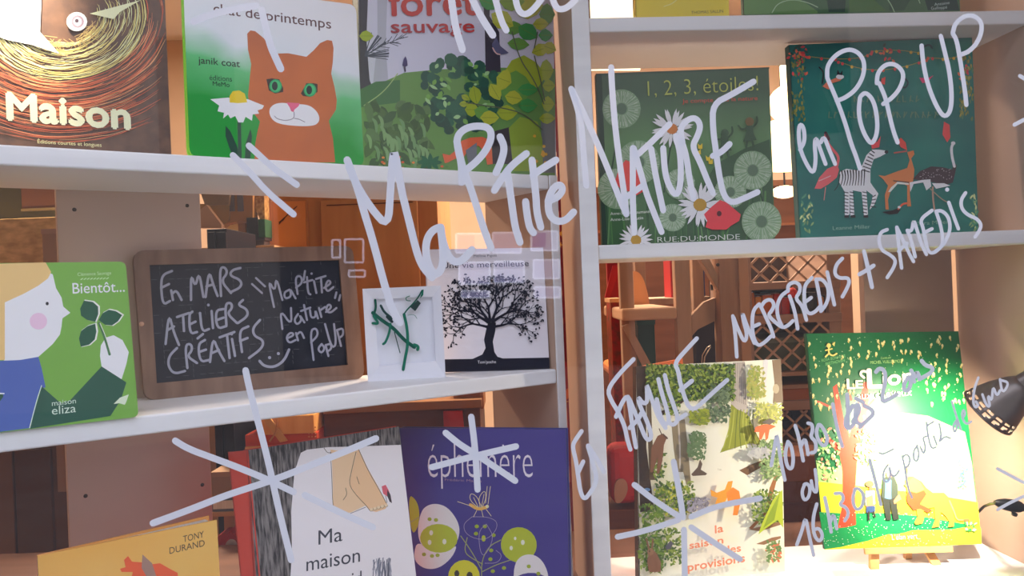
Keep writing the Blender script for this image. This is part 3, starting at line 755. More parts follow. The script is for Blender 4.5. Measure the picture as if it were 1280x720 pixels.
pl.shape(mb, [(413, 562), (428, 564), (448, 559), (444, 590), (440, 612), (457, 632), (440, 640), (424, 645), (416, 637), (416, 610), (415, 580)], SK); pl.shape(mb, [(448, 560), (460, 586), (472, 607), (484, 630), (482, 636), (470, 640), (462, 638), (455, 630), (444, 618), (437, 605), (440, 590)], (220, 182, 138))
for s_ in ([(413, 565), (415, 600), (416, 635), (422, 644), (430, 645), (445, 639), (457, 634)], [(448, 561), (460, 588), (474, 612), (483, 629)], [(445, 565), (439, 590), (436, 606), (446, 620), (458, 632), (462, 638)], [(432, 610), (434, 618), (429, 625)], [(446, 596), (449, 605)], [(405, 560), (409, 566), (414, 566)]): pl.stroke(mb, s_, .7, (70, 54, 44))
for i in range(5): pl.oval(mb, 464 + i * 4.6, 637 - i * 1.3, 2.4, 2.2, (232, 196, 158), 0, 9); pl.stroke(mb, ell(464 + i * 4.6, 637 - i * 1.3, 2.4, 2.2, 0, 9)[0:6], .4, (80, 60, 50))
mb.build('bare_feet', bk)
mb = MB(); pl.shape(mb, [(477, 608), (482, 606), (486, 613), (489, 622), (486, 622), (479, 617)], (206, 92, 104)); pl.shape(mb, [(484, 612), (488, 618), (490, 629), (487, 627), (484, 620)], (60, 46, 52)); pl.stroke(mb, [(482, 620), (484, 628)], .6, (60, 46, 46)); mb.build('small_bird', bk)
mb = MB()
for i in range(34): x = random.uniform(466, 488); pl.stroke(mb, [(x, random.uniform(697, 705)), (x + random.uniform(-4, 4), random.uniform(712, 735))], 1.1, random.choice([(110, 112, 124), (140, 142, 152), (90, 92, 104)]))
mb.build('grey_scribble', bk)
mb = MB(); pl.text(mb, 'Ma', 398, 681, 428, 676, 19, (60, 62, 70), .0, .0); pl.text(mb, 'maison', 383, 714, 450, 702, 19, (60, 62, 70), 0, 0); pl.text(mb, "c'est nid", 388, 742, 452, 731, 19, (60, 62, 70), 0, 0); mb.build('title_lettering', bk)

# violet book with egg shapes
pl = Plane(Vector((.0, 1.155, LEDGE)), -14, 3, 1.35)
bk = book('picture_book', pl, [(499, 535), (707, 537), (712, 765), (521, 765)], .020, mat((62, 50, 122), 1.35, .4), mat((44, 44, 116), 1.2, .4), PAPER,
          'violet picture book with white and lime egg shapes, in front of the bookcase end')
mb = MB(); CR, LI = (222, 210, 204), (170, 180, 40)
pl.shape(mb, [(533, 632), (545, 629), (560, 634), (573, 652), (575, 668), (568, 684), (550, 692), (535, 690), (524, 678), (522, 660), (526, 640)], CR, True)
pl.shape(mb, [(522, 676), (540, 690), (560, 690), (572, 680), (566, 696), (550, 710), (533, 712), (520, 704), (517, 692)], CR, True)
pl.oval(mb, 548.5, 673, 23.5, 18, LI, 3, 22)
def seeds(L):
    for x, y in L: pl.oval(mb, x, y, 2.7, 2.4, (150, 164, 40), 0, 9)
def drops(L, dark=False):
    for x, y, r in L: pl.oval(mb, x, y, r * .8, r * 1.1, (60, 52, 40) if dark else (226, 220, 190), 0, 9)
seeds(((537, 649), (545, 650), (530, 693), (540, 695), (547, 694))); drops(((539, 666, 3), (537, 678, 3), (555.5, 677, 3.2)))
mb.build('egg_shape', bk, 'pair of cream eggs overlapping in lime'); mb = MB()
pl.oval(mb, 648.5, 681, 22.5, 22, LI, 20, 22); drops(((644, 673, 2), (639, 685, 2.6), (653.5, 678, 3))); mb.build('egg_shape', bk, 'lime egg'); mb = MB()
pl.shape(mb, [(642, 708), (650, 695), (665, 692), (678, 700), (686, 718), (686, 740), (642, 740)], CR, True); pl.oval(mb, 664, 728, 22, 12, (70, 58, 130), 0, 18); seeds(((661, 708), (673, 717))); mb.build('egg_shape', bk, 'cream egg'); mb = MB()
pl.oval(mb, 580, 722, 20, 22, (206, 200, 40), 0, 20); drops(((571, 717, 4), (587, 720, 5)), True); mb.build('egg_shape', bk, 'yellow egg'); mb = MB()
pl.shape(mb, [(510, 618), (520, 624), (525, 640), (522, 662), (514, 668)], LI, True); mb.build('egg_shape', bk, 'lime egg'); mb = MB()
seeds(((596, 658), (606, 658), (595, 667), (617, 669), (614, 688), (613, 699), (616, 714), (630, 710))); pl.oval(mb, 604.5, 673, 2.6, 4, LI)
mb.build('seed_dots', bk, 'lime seed dots')
mb = MB()
for s_ in ([(602, 725), (602, 700), (612, 682), (626, 675)], [(602, 712), (590, 690), (576, 670)], [(602, 715), (620, 706), (638, 700)], [(603, 705), (590, 698), (580, 690), (584, 672)], [(510, 655), (524, 646)]): pl.stroke(mb, s_, 1.1, (150, 156, 90))
for s_ in ([(590, 646), (578, 656), (584, 670), (606, 676), (620, 664), (622, 652), (610, 646), (590, 646)], [(608, 655), (598, 664), (600, 690), (606, 696), (618, 672), (608, 655)], [(620, 688), (628, 694), (622, 704), (606, 704)]): pl.stroke(mb, s_, .6, (160, 146, 170))
mb.build('stem_lines', bk)
mb = MB(); GO = (224, 170, 80)
pl.stroke(mb, [(588, 631), (598, 637), (608, 634)], 4, GO); pl.oval(mb, 609, 633, 2.2, 2.2, (236, 210, 160), 0, 9)
for s_ in ([(597, 634), (587, 625), (588, 616), (596, 620), (602, 634)], [(600, 634), (598, 622), (606, 612), (608, 622), (603, 634)], [(590, 633), (572, 627)], [(596, 638), (592, 646)], [(602, 638), (604, 646)], [(608, 637), (614, 645)], [(610, 630), (613, 608)], [(607, 629), (609, 608)], [(598, 634), (592, 622)], [(602, 633), (605, 618)]): pl.stroke(mb, s_, .7, (226, 200, 150))
mb.build('mayfly', bk)
mb = MB(); pl.text(mb, 'éphémère', 535, 597, 666, 597, 47, (214, 204, 210), -.014, .02); mb.build('title_lettering', bk)
mb = MB(); pl.text(mb, 'Frédéric Marais', 556, 601, 602, 603, 3.4, (150, 120, 140)); mb.build('author_lettering', bk)

# ------------------------------------------------------------------ right bookcase: top shelf
def upr(x, d, z, yaw=3.8, lean=3.0, k=1.3):
    p = UR.front(x, 360, d); return Plane((p.x, p.y, z), yaw, lean, k)
pl = upr(850, .05, ZT, 4, 3, 1.4)
bk = book('picture_book', pl, [(789, -190), (906, -194), (911, 18), (794, 20)], .012, mat((206, 190, 54), 1.4, .4), mat((196, 180, 60), 1.2), PAPER,
          'plain yellow book on the uppermost shelf, only its lower edge showing')
mb = MB(); pl.text(mb, 'THOMAS SALLIN', 864, 17.6, 904, 15.6, 4, (90, 84, 50)); pl.stroke(mb, [(830, 8), (842, 4), (851, -6)], 1.2, (220, 206, 120)); mb.build('author_lettering', bk)
pl = upr(1060, .04, ZT, 4, 3, 1.4)
bk = book('picture_book', pl, [(922, -150), (1192, -158), (1200, 14.5), (930, 18)], .012, mat((64, 100, 66), 1.4, .4), mat((50, 80, 54), 1.2), PAPER,
          'wide green leafy book on the uppermost shelf beside the yellow one')
mb = MB()
for pts, c in (([(930, 0), (960, -12), (990, -8), (1022, 14), (1022, 17), (930, 18)], (92, 132, 76)), ([(1060, -20), (1082, -10), (1108, 14), (1062, 15)], (74, 112, 62)), ([(1110, -20), (1150, -20), (1130, 13), (1112, 14)], (52, 84, 60)), ([(1032, -10), (1058, -10), (1056, 15), (1036, 15)], (46, 72, 58)), ([(1150, -20), (1192, -20), (1199, 13), (1160, 13)], (36, 62, 54))): pl.shape(mb, pts, c)
for s_ in ([(965, 16), (972, 4), (990, -1), (1010, 3), (1022, 9)], [(1108, -3), (1114, 6), (1118, 15)], [(1150, 4), (1146, -6)]): pl.stroke(mb, s_, 1.1, (150, 180, 140))
mb.build('leaf_shapes', bk)
mb = MB(); pl.text(mb, 'Antoine', 1168, 7.5, 1187, 5, 4, (170, 190, 180), 0, .1); pl.text(mb, 'Guilloppé', 1164, 12.4, 1184, 10.6, 4, (170, 190, 180), 0, .1); mb.build('author_lettering', bk)

# ------------------------------------------------------------------ right bookcase: middle shelf
pl = upr(860, .045, ZM, 3.8, 3, 1.75)
gb = ramp_mat([(0, (46, 82, 46)), (.35, (62, 100, 60)), (.7, (84, 120, 76)), (1, (60, 84, 62))], 'Z', .0, .25, 1.55, .02, 8, name='meadow_cover')
bk = book('picture_book', pl, [(745, 92), (961, 84), (969, 301), (753, 309)], .014, gb, mat((36, 66, 44), 1.2), PAPER, 'green book with dandelion clocks, daisies and red poppies on its cover')
mb = MB(); pl.shape(mb, [(745, 92), (752, 92), (761, 308), (753, 309)], (30, 52, 38)); pl.shape(mb, [(860, 262), (895, 205), (930, 186), (962, 174), (969, 301), (855, 304)], (50, 78, 52)); pl.stroke(mb, [(752, 93), (961, 85)], 2, (48, 68, 54))
for i in range(46): x = random.uniform(757, 962); pl.stroke(mb, [(x, 305), (x + random.uniform(-6, 6), random.uniform(215, 285))], random.uniform(1, 2.4), random.choice([(70, 112, 60), (56, 94, 54), (40, 74, 44), (84, 122, 74)]))
for s_ in ([(776, 140), (770, 180), (765, 210)], [(842, 165), (836, 195), (830, 240)], [(947, 225), (955, 260), (964, 300)]): pl.stroke(mb, s_, 2, (36, 62, 42))
mb.build('meadow_grass', bk)
for cx, cy, r in ((777, 136, 24), (798, 203, 27), (772, 236, 25), (841, 272, 17), (850, 230, 19), (913, 240, 20), (941, 213, 24), (952, 277, 25)):
    mb = MB(); pl.oval(mb, cx, cy, r, r * 1.02, (110, 136, 104), 0, 22); pl.blades(mb, cx, cy, r * .35, r, 44, .9, (138, 156, 130), .1); pl.blades(mb, cx, cy, r * .7, r * .98, 40, .8, (150, 166, 142), .1); pl.oval(mb, cx, cy, r * .28, r * .3, (78, 100, 78), 0, 12); mb.build('dandelion_clock', bk)
def draw_daisy(cx, cy, r, n, core, cc=(158, 122, 40), sq=.95):
    mb = MB()
    for i in range(n):
        a = 360 * i / n + random.uniform(-6, 6); t = math.radians(a); q = r * random.uniform(.88, 1)
        pl.leaf(mb, cx + q * .62 * math.cos(t), cy + q * .62 * math.sin(t) * sq, q * .42, r * .085, a, (214, 218, 210))
    pl.oval(mb, cx, cy, core, core * .95, cc, 0, 14); mb.build('daisy', bk)
draw_daisy(840, 161, 27, 22, 7, (176, 106, 50)); draw_daisy(875, 256, 29, 24, 8.4); draw_daisy(795, 300, 22, 20, 6.6)
mb = MB()
pl.shape(mb, [(777, 206), (782, 200), (790, 203), (795, 212), (803, 217), (808, 226), (803, 240), (796, 244), (788, 240), (776, 236), (768, 228), (772, 216)], (196, 62, 56)); mb.build('poppy', bk); mb = MB()
pl.shape(mb, [(880, 268), (890, 258), (900, 250), (908, 253), (914, 258), (926, 268), (924, 276), (914, 282), (908, 287), (890, 287), (882, 284), (884, 276)], (206, 56, 62)); pl.oval(mb, 899, 267, 3, 3.4, (70, 24, 30))
mb.build('poppy', bk)
CH = (48, 74, 50)
for dx, dy, s_ in ((937, 165, 1), (906, 178, .9)):
    mb = MB(); pl.oval(mb, dx, dy - 13 * s_, 5.4 * s_, 5.6 * s_, CH if s_ < 1 else (96, 78, 44)); pl.shape(mb, [(dx - 4, dy - 8), (dx + 4, dy - 8), (dx + 5, dy + 2), (dx + 9, dy + 10), (dx - 8, dy + 12), (dx - 4, dy)], CH); pl.stroke(mb, [(dx + 4, dy - 6), (dx + 10, dy - 12), (dx + 9, dy - 19)], 2.4, CH); pl.stroke(mb, [(dx - 4, dy - 5), (dx - 10, dy - 3), (dx - 14, dy - 8)], 2.2, CH); pl.stroke(mb, [(dx - 3, dy + 10), (dx - 4, dy + 19)], 2.6, CH); pl.stroke(mb, [(dx + 3, dy + 10), (dx + 5, dy + 18)], 2.6, CH); mb.build('child_silhouette', bk)
for x, y in ((875, 183), (885, 198), (873, 190), (888, 202)): mb = MB(); pl.shape(mb, [(x - 3, y - 4), (x, y - 1), (x + 3, y - 4), (x + 3, y + 3), (x - 2, y + 3)], (190, 164, 40)); mb.build('yellow_flower', bk)
mb = MB(); pl.text(mb, '1, 2, 3, étoiles!', 810, 120, 948, 113, 20, (150, 158, 74), -.012); mb.build('title_lettering', bk, 'yellow title')
mb = MB(); pl.text(mb, 'Je compte dans la nature', 853, 129, 947, 125, 5.5, (176, 66, 50)); mb.build('subtitle_lettering', bk, 'small red line')
mb = MB(); pl.text(mb, 'Anne-Sophie Baumann', 763, 269, 812, 266, 4, (186, 196, 180)); pl.text(mb, 'Anne-Lise Boutin', 763, 276.5, 804, 274, 4, (186, 196, 180)); mb.build('author_lettering', bk)
mb = MB(); pl.text(mb, 'RUE:DU:MONDE', 822, 303, 925, 299, 7, (186, 192, 180), -.01); mb.build('publisher_lettering', bk)

pl = upr(1105, .05, ZM, 3.8, 2.5, 1.7)
bk = book('picture_book', pl, [(986, 56), (1215, 47), (1223, 288), (1000, 298)], .016, noise_mat((22, 92, 86), (38, 112, 98), 1.6, (9, 9, 9), .4, name='teal_cover'), mat((24, 74, 70), 1.2), PAPER,
          'teal book with zebra, gazelle, ostrich and flamingo under garlands')
mb = MB()
for s_ in ([(1005, 70), (1040, 74), (1075, 73), (1090, 66)], [(1048, 77), (1075, 86), (1100, 88), (1130, 84), (1160, 74)], [(1160, 72), (1190, 74), (1212, 64)], [(1090, 64), (1120, 62), (1150, 66)]):
    q = chaikin(s_); pl.stroke(mb, s_, .8, (150, 130, 60))
    for p_ in q[::2]: pl.oval(mb, p_[0], p_[1] + 1, 1.9, 2.1, random.choice([(206, 90, 62), (200, 160, 60), (190, 70, 70)]), 0, 8)
for i in range(60):
    x, y = random.choice([(996, 70), (1110, 66), (1000, 84), (1208, 92), (1000, 66)]); pl.leaf(mb, x + random.gauss(0, 5), y + random.gauss(0, 6), 3, 1.6, random.uniform(0, 180), random.choice([(196, 66, 62), (176, 60, 60), (206, 100, 70), (40, 70, 60)]))
for i in range(150):
    e = random.random() < .5; pl.leaf(mb, (random.uniform(990, 1006) if e else random.uniform(1200, 1216)), random.uniform(70, 150), 3, 1.2, random.uniform(60, 120), random.choice([(116, 120, 56), (140, 132, 60), (96, 110, 60), (70, 110, 80)]))
for i in range(60):
    e = random.random() < .5; pl.leaf(mb, (random.uniform(1001, 1016) if e else random.uniform(1212, 1222)), random.uniform(244, 290), 3.4, 1.2, random.uniform(40, 140), random.choice([(116, 150, 100), (96, 130, 90), (176, 186, 130), (70, 130, 100)]))
mb.build('garlands_and_leaves', bk)
mb = MB(); WZ, BZ = (210, 208, 204), (30, 30, 32)
pl.shape(mb, [(1050, 215), (1058, 211), (1072, 213), (1078, 206), (1083, 194), (1090, 187), (1098, 187), (1106, 188), (1109, 191), (1100, 196), (1092, 199), (1088, 212), (1088, 228), (1092, 234), (1098, 242), (1093, 256), (1087, 262), (1090, 250), (1091, 244), (1083, 238), (1085, 268), (1080, 270), (1077, 240), (1066, 238), (1068, 268), (1063, 270), (1062, 240), (1062, 268), (1056, 271), (1056, 240), (1049, 228)], WZ)
for i in range(9): pl.stroke(mb, [(1052 + i * 3.6, 213 - i * .2), (1054 + i * 3.3, 222), (1051 + i * 3.6, 232)], 1.5, BZ, lambda q: 1.2 - q * .7)
for i in range(7): pl.stroke(mb, [(1077 + i * 2.0, 212 - i * 4.0), (1087 + i * 1.0, 215 - i * 4.0)], 1.3, BZ)
for i in range(7):
    for x in (1057.5, 1065, 1081): pl.stroke(mb, [(x - 2.6, 240 + i * 4.2), (x + 2.6, 241 + i * 4.2)], 1.1, BZ)
for i in range(4): pl.stroke(mb, [(1089 + i * .6, 258 - i * 4), (1095 - i * .2, 259 - i * 5)], 1.1, BZ)
pl.oval(mb, 1108, 190, 2.4, 2, BZ); pl.stroke(mb, [(1050, 218), (1048, 232), (1043, 238)], .9, BZ)
for x in (1058, 1066, 1082): pl.shape(mb, [(x - 2.5, 269), (x + 3, 269), (x + 3.4, 272), (x - 2.5, 272)], BZ)
mb.build('zebra', bk)
mb = MB(); PK = (206, 88, 90); pl.shape(mb, [(1018, 236), (1024, 222), (1034, 211), (1046, 206), (1049, 212), (1046, 222), (1036, 230), (1026, 236)], PK); pl.stroke(mb, [(1046, 208), (1049, 196), (1040, 186), (1034, 178), (1032, 168)], 3.4, PK); pl.stroke(mb, [(1032, 166), (1036, 174)], 3.6, (60, 30, 40)); pl.stroke(mb, [(1032, 234), (1030, 250)], .9, (190, 120, 110)); pl.stroke(mb, [(1024, 226), (1038, 220)], 1.2, (226, 150, 150)); mb.build('flamingo', bk)
mb = MB(); GZ = (186, 112, 66)
pl.shape(mb, [(1098, 219), (1106, 220), (1122, 214), (1134, 210), (1137, 200), (1134, 190), (1142, 188), (1143, 193), (1139, 198), (1143, 212), (1142, 224), (1139, 232), (1137, 240), (1139, 258), (1134, 258), (1134, 232), (1124, 228), (1114, 236), (1110, 250), (1111, 262), (1107, 262), (1106, 244), (1110, 232), (1104, 224)], GZ); pl.shape(mb, [(1110, 240), (1114, 234), (1122, 227), (1136, 229), (1136, 231), (1122, 230), (1113, 240)], (222, 206, 184)); pl.stroke(mb, [(1117, 226), (1136, 228)], 1.3, (60, 40, 40)); pl.shape(mb, [(1122, 176), (1126, 172), (1132, 178), (1134, 188), (1126, 184)], (200, 70, 60)); pl.stroke(mb, [(1118, 191), (1133, 189)], 1.8, (160, 80, 70)); mb.build('gazelle', bk)
mb = MB()
pl.shape(mb, [(1141, 224), (1150, 214), (1164, 208), (1178, 209), (1190, 212), (1192, 206), (1196, 206), (1194, 216), (1191, 228), (1180, 232), (1168, 228), (1154, 226)], (62, 50, 54)); pl.shape(mb, [(1137, 228), (1152, 225), (1163, 224), (1164, 233), (1158, 238), (1154, 228), (1142, 230), (1138, 240)], (206, 196, 196)); pl.shape(mb, [(1165, 229), (1180, 229), (1188, 232), (1170, 236)], (206, 196, 196))
pl.stroke(mb, [(1193, 208), (1190, 196), (1189, 184), (1192, 179)], 3.4, (206, 196, 194)); pl.oval(mb, 1191.5, 179, 2.8, 2.3, (206, 196, 194)); pl.stroke(mb, [(1166, 234), (1166, 246), (1168, 262)], 2.2, (160, 130, 110)); pl.stroke(mb, [(1163, 236), (1178, 250), (1188, 254)], 1.4, (140, 130, 110)); pl.shape(mb, [(1180, 152), (1187, 156), (1188, 172), (1184, 178), (1178, 168)], (196, 64, 62))
for i in range(40): pl.oval(mb, random.uniform(1150, 1190), random.uniform(211, 224), .6, .6, (150, 140, 140), 0, 6)
mb.build('ostrich', bk)
mb = MB(); pl.shape(mb, [(1102, 265), (1116, 263), (1122, 260), (1126, 262), (1122, 267), (1112, 268)], (30, 28, 30)); pl.stroke(mb, [(1123, 261), (1128, 255), (1133, 254)], 2.4, (200, 90, 60)); pl.oval(mb, 1124, 259, 2, 1.6, (220, 214, 206)); mb.build('toucan', bk)
mb = MB(); pl.stroke(mb, [(1024, 84), (1030, 90), (1028, 104)], 1.6, BZ); pl.shape(mb, [(1028, 108), (1034, 102), (1048, 96), (1055, 96), (1050, 101), (1040, 104), (1036, 112)], (200, 110, 80)); pl.oval(mb, 1050, 96, 5, 3, (214, 206, 200)); pl.shape(mb, [(1046, 93), (1047, 87), (1050, 92), (1053, 88), (1053, 94)], BZ); mb.build('lemur_drawing', bk); mb = MB(); pl.shape(mb, [(1149, 97), (1160, 98), (1167, 94), (1160, 102), (1153, 104)], (206, 60, 100)); mb.build('pink_bird', bk); mb = MB(); pl.stroke(mb, [(1130, 97), (1136, 103), (1132, 110), (1128, 109)], 2, (24, 50, 56)); mb.build('blue_snake', bk); mb = MB(); pl.stroke(mb, [(1150, 74), (1151, 60), (1162, 55), (1165, 60)], 2.4, (26, 60, 60)); mb.build('blue_bird', bk); mb = MB(); pl.shape(mb, [(1102, 98), (1107, 96), (1106, 106), (1101, 104)], (200, 70, 60)); mb.build('red_bird', bk); mb = MB(); pl.shape(mb, [(1088, 176), (1092, 172), (1096, 178), (1101, 170), (1099, 184), (1090, 186)], (200, 66, 70)); mb.build('party_hat', bk)
mb = MB(); pl.text(mb, 'Leanne Miller', 1041, 287.5, 1088, 285.5, 5, (120, 160, 140)); pl.text(mb, 'Sara Miller', 1147, 281.5, 1186, 279.5, 5, (110, 150, 130)); mb.build('author_lettering', bk)
mb = MB(); TN = (86, 118, 92)
for y, x0, x1 in ((127, 1068, 1150), (147, 1036, 1172)):
    x = x0
    while x < x1: pl.stroke(mb, [(x, y), (x + random.uniform(-1, 2), y - 7)], 1.4, TN); pl.stroke(mb, [(x, y - random.choice([0, 3, 7])), (x + 4, y - random.choice([0, 3, 7]))], 1.0, TN); x += random.uniform(6, 9)
mb.build('faded_title', bk)

# ------------------------------------------------------------------ right bookcase: bottom shelf
b0 = on_level(981, 714, ZB); pl = Plane(b0, 8, 7, 1.3)
bk = book('picture_book', pl, [(795, 458), (976, 449), (981, 714), (799, 737)], .020, noise_mat((226, 218, 200), (236, 226, 170), 1.3, (11, 11, 11), .45, lo=.5, hi=.75, name='cream_cover'), mat((70, 54, 40), 1.2), PAPER,
          'cream book with forest animals around an orange title, standing on the bottom shelf')
a0_ = pl.ab(pl.P(796, 459)); hb = Vector((pl.b.x, pl.b.y, 0)).normalized(); dv = (pl.w * math.cos(.72) + hb * math.sin(.72)) * .165
mb = MB(); t_ = pl.fr(a0_[0] + .002, a0_[1], .021); g_ = pl.fr(a0_[0] + .002, 0, .021); mb.prism([t_, t_ + dv, g_ + dv, g_], hb * .003, mat((226, 116, 60), 1.2)); mb.build('back_cover', bk, 'orange back cover standing ajar')
rg = random.Random(3)
GRS = [(92, 116, 40), (120, 140, 52), (74, 100, 44), (140, 156, 70), (60, 84, 46)]
def leaves(mb, n0, fx, fy, cols, L=(1.6, 3.6)):
    n = int(n0 * LK); bx = [fx() for _ in range(40)]; by = [fy() for _ in range(40)]
    x0, x1, y0, y1 = min(bx), max(bx), min(by), max(by)
    for i in range(n):
        x, y = fx(), fy(); q = math.hypot((2 * x - x0 - x1) / (x1 - x0), (2 * y - y0 - y1) / (y1 - y0))
        if n0 < 500 and q > rg.uniform(.95, 1.4): continue
        pl.leaf(mb, x, y, rg.uniform(*L), rg.uniform(.9, 1.7), rg.uniform(0, 180), rg.choice(cols))
U = rg.uniform
LK = 2.9
mb = MB(); pl.shape(mb, [(795, 458), (807, 457), (808, 560), (818, 640), (800, 640)], (66, 50, 38)); pl.shape(mb, [(806, 458), (812, 457), (816, 560), (820, 600), (812, 600)], (96, 80, 58))
pl.shape(mb, [(916, 453), (931, 452), (933, 490), (936, 520), (940, 540), (952, 556), (930, 556), (915, 562), (902, 564), (912, 540), (914, 500)], (176, 166, 156))
for i in range(7): x = 917 + i * 2.3; pl.stroke(mb, [(x, 454), (x + 1, 500 + i)], .7, (120, 110, 104))
pl.shape(mb, [(914, 505), (922, 512), (930, 515), (936, 520), (946, 546), (958, 558), (938, 554), (918, 560), (900, 566), (910, 545), (912, 520)], (134, 140, 40))
for i in range(8): x = 912 + i * 4; pl.stroke(mb, [(x + 2, 512), (x, 535), (x - 8 + i * 3.4, 560)], 1.2, rg.choice([(166, 170, 66), (96, 106, 30)]))
pl.shape(mb, [(839, 527), (856, 524), (860, 560), (864, 606), (858, 606), (854, 590), (846, 590), (842, 560)], (134, 120, 92)); pl.stroke(mb, [(848, 527), (850, 560), (850, 585)], 2, (186, 176, 160)); pl.shape(mb, [(858, 492), (864, 478), (866, 476), (862, 496), (840, 514), (822, 522), (822, 516), (840, 508)], (74, 58, 48))
pl.shape(mb, [(965, 450), (976, 449), (979, 503), (966, 504), (968, 478)], (126, 104, 80)); pl.oval(mb, 970, 486, 4, 6, (176, 160, 130)); pl.stroke(mb, [(957, 452), (955, 485)], 6, (206, 204, 206))
pl.shape(mb, [(924, 588), (940, 580), (962, 572), (978, 566), (979, 576), (950, 585), (934, 594)], (110, 80, 50)); pl.shape(mb, [(977, 574), (968, 612), (960, 640), (940, 662), (936, 660), (956, 640), (962, 610)], (150, 96, 56)); pl.shape(mb, [(935, 662), (960, 656), (979, 650), (979, 655), (950, 664)], (140, 104, 74)); pl.shape(mb, [(945, 680), (965, 672), (976, 670), (976, 673), (955, 681)], (140, 104, 74))
mb.build('tree_trunks', bk)
mb = MB()
leaves(mb, 620, lambda: U(808, 918), lambda: U(456, 500), GRS); leaves(mb, 60, lambda: U(826, 850), lambda: U(462, 520), GRS)
leaves(mb, 90, lambda: U(884, 912), lambda: U(482, 528), [(86, 104, 76), (104, 122, 88), (66, 86, 60)]); leaves(mb, 50, lambda: U(862, 886), lambda: U(512, 530), [(140, 150, 40), (110, 124, 40)])
leaves(mb, 70, lambda: U(934, 956), lambda: U(458, 500), [(150, 156, 70), (166, 160, 80), (134, 146, 60)]); leaves(mb, 60, lambda: U(944, 978), lambda: U(504, 530), [(150, 156, 70), (186, 186, 90)])
leaves(mb, 70, lambda: U(860, 882), lambda: U(540, 574), [(84, 108, 66), (96, 120, 80)]); leaves(mb, 150, lambda: U(818, 868), lambda: U(602, 646), GRS + [(180, 180, 60)])
leaves(mb, 120, lambda: U(799, 832), lambda: U(630, 716), [(104, 132, 46), (86, 116, 40), (126, 150, 60), (70, 96, 40)], (2, 5)); leaves(mb, 50, lambda: U(830, 852), lambda: U(660, 706), GRS)
leaves(mb, 110, lambda: U(950, 979), lambda: U(550, 600), [(120, 146, 90), (150, 170, 110), (90, 116, 66)]); leaves(mb, 90, lambda: U(940, 978), lambda: U(612, 655), GRS); leaves(mb, 40, lambda: U(816, 832), lambda: U(560, 600), GRS)
leaves(mb, 30, lambda: U(936, 962), lambda: U(560, 572), [(160, 160, 160), (176, 176, 170)], (3, 5)); leaves(mb, 40, lambda: U(958, 976), lambda: U(676, 702), [(96, 124, 70), (110, 136, 80), (200, 110, 80)])
leaves(mb, 40, lambda: U(860, 886), lambda: U(622, 640), [(150, 146, 156), (120, 116, 122)])
pl.shape(mb, [(978, 612), (966, 625), (952, 655), (948, 668), (958, 660), (972, 650), (979, 660)], (166, 180, 50)); pl.shape(mb, [(975, 616), (962, 640), (954, 660), (968, 650)], (130, 150, 44))
mb.build('foliage', bk)
mb = MB()
pl.shape(mb, [(906, 612), (910, 602), (916, 601), (914, 612), (908, 624), (904, 632), (893, 632), (897, 622), (889, 620), (888, 612), (896, 616)], (226, 150, 50)); mb.build('squirrel_drawing', bk); mb = MB(); pl.shape(mb, [(908, 616), (916, 609), (924, 614), (926, 626), (922, 644), (916, 644), (918, 630), (910, 628)], (222, 130, 50)); mb.build('squirrel_drawing', bk)
mb = MB(); pl.shape(mb, [(944, 534), (952, 531), (962, 530), (970, 533), (962, 537), (960, 548), (957, 551), (956, 540), (952, 549), (949, 550), (949, 540), (943, 540)], (214, 106, 56)); pl.shape(mb, [(952, 528), (962, 523), (970, 526), (962, 531)], (100, 90, 80)); mb.build('fox_drawing', bk)
mb = MB(); BRN = (122, 84, 60); pl.shape(mb, [(814, 560), (822, 545), (828, 542), (834, 546), (830, 556), (828, 576), (824, 592), (821, 592), (822, 572), (816, 590), (813, 590)], BRN); pl.stroke(mb, [(827, 543), (824, 536)], 1.2, (80, 60, 50)); pl.stroke(mb, [(829, 543), (834, 548)], 2, (90, 66, 50)); mb.build('deer_drawing', bk)
mb = MB(); pl.shape(mb, [(809, 700), (812, 690), (816, 687), (821, 692), (826, 702), (826, 715), (812, 715), (810, 710)], BRN); pl.stroke(mb, [(812, 688), (809, 678), (808, 673)], 2, BRN); pl.stroke(mb, [(815, 687), (816, 674)], 2, BRN); pl.oval(mb, 813, 690, 4, 4.4, (140, 104, 76)); pl.oval(mb, 812, 689, .9, 1, (30, 26, 24)); mb.build('hare_drawing', bk)
mb = MB(); pl.shape(mb, [(864, 593), (872, 584), (875, 574), (878, 580), (876, 587), (884, 592), (882, 594), (866, 595)], (90, 74, 60)); mb.build('marten_drawing', bk); mb = MB(); pl.shape(mb, [(832, 683), (838, 676), (842, 679), (838, 686), (833, 687)], (84, 82, 90)); mb.build('bird_drawing', bk); mb = MB(); pl.oval(mb, 809, 612, 4, 2.2, (90, 120, 160)); mb.build('blue_bird_drawing', bk)
mb = MB(); ORT = (222, 132, 96)
pl.text(mb, 'la', 894, 666.5, 904, 664.5, 10, ORT, .07); pl.text(mb, 'saison', 862, 686, 904, 679, 9, ORT, .07); pl.text(mb, 'des', 905, 692, 926, 689, 9.5, ORT, .07); pl.text(mb, 'provisions', 860, 714, 931, 702, 10.5, ORT, .07); mb.build('title_lettering', bk, 'orange title')
mb = MB(); pl.text(mb, 'Les', 946, 700, 952, 699, 3, (170, 160, 130)); pl.text(mb, 'Grandes', 946, 704, 958, 703, 3, (170, 160, 130)); pl.text(mb, 'Pages', 946, 708, 957, 707, 3, (170, 160, 130)) if False else None; pl.text(mb, 'Tom', 897, 588, 902, 588, 2.4, (140, 130, 110)); pl.text(mb, 'Eric', 902, 592, 908, 592, 2.4, (140, 130, 110)) if False else None; mb.build('small_lettering', bk)

LK = 1.0
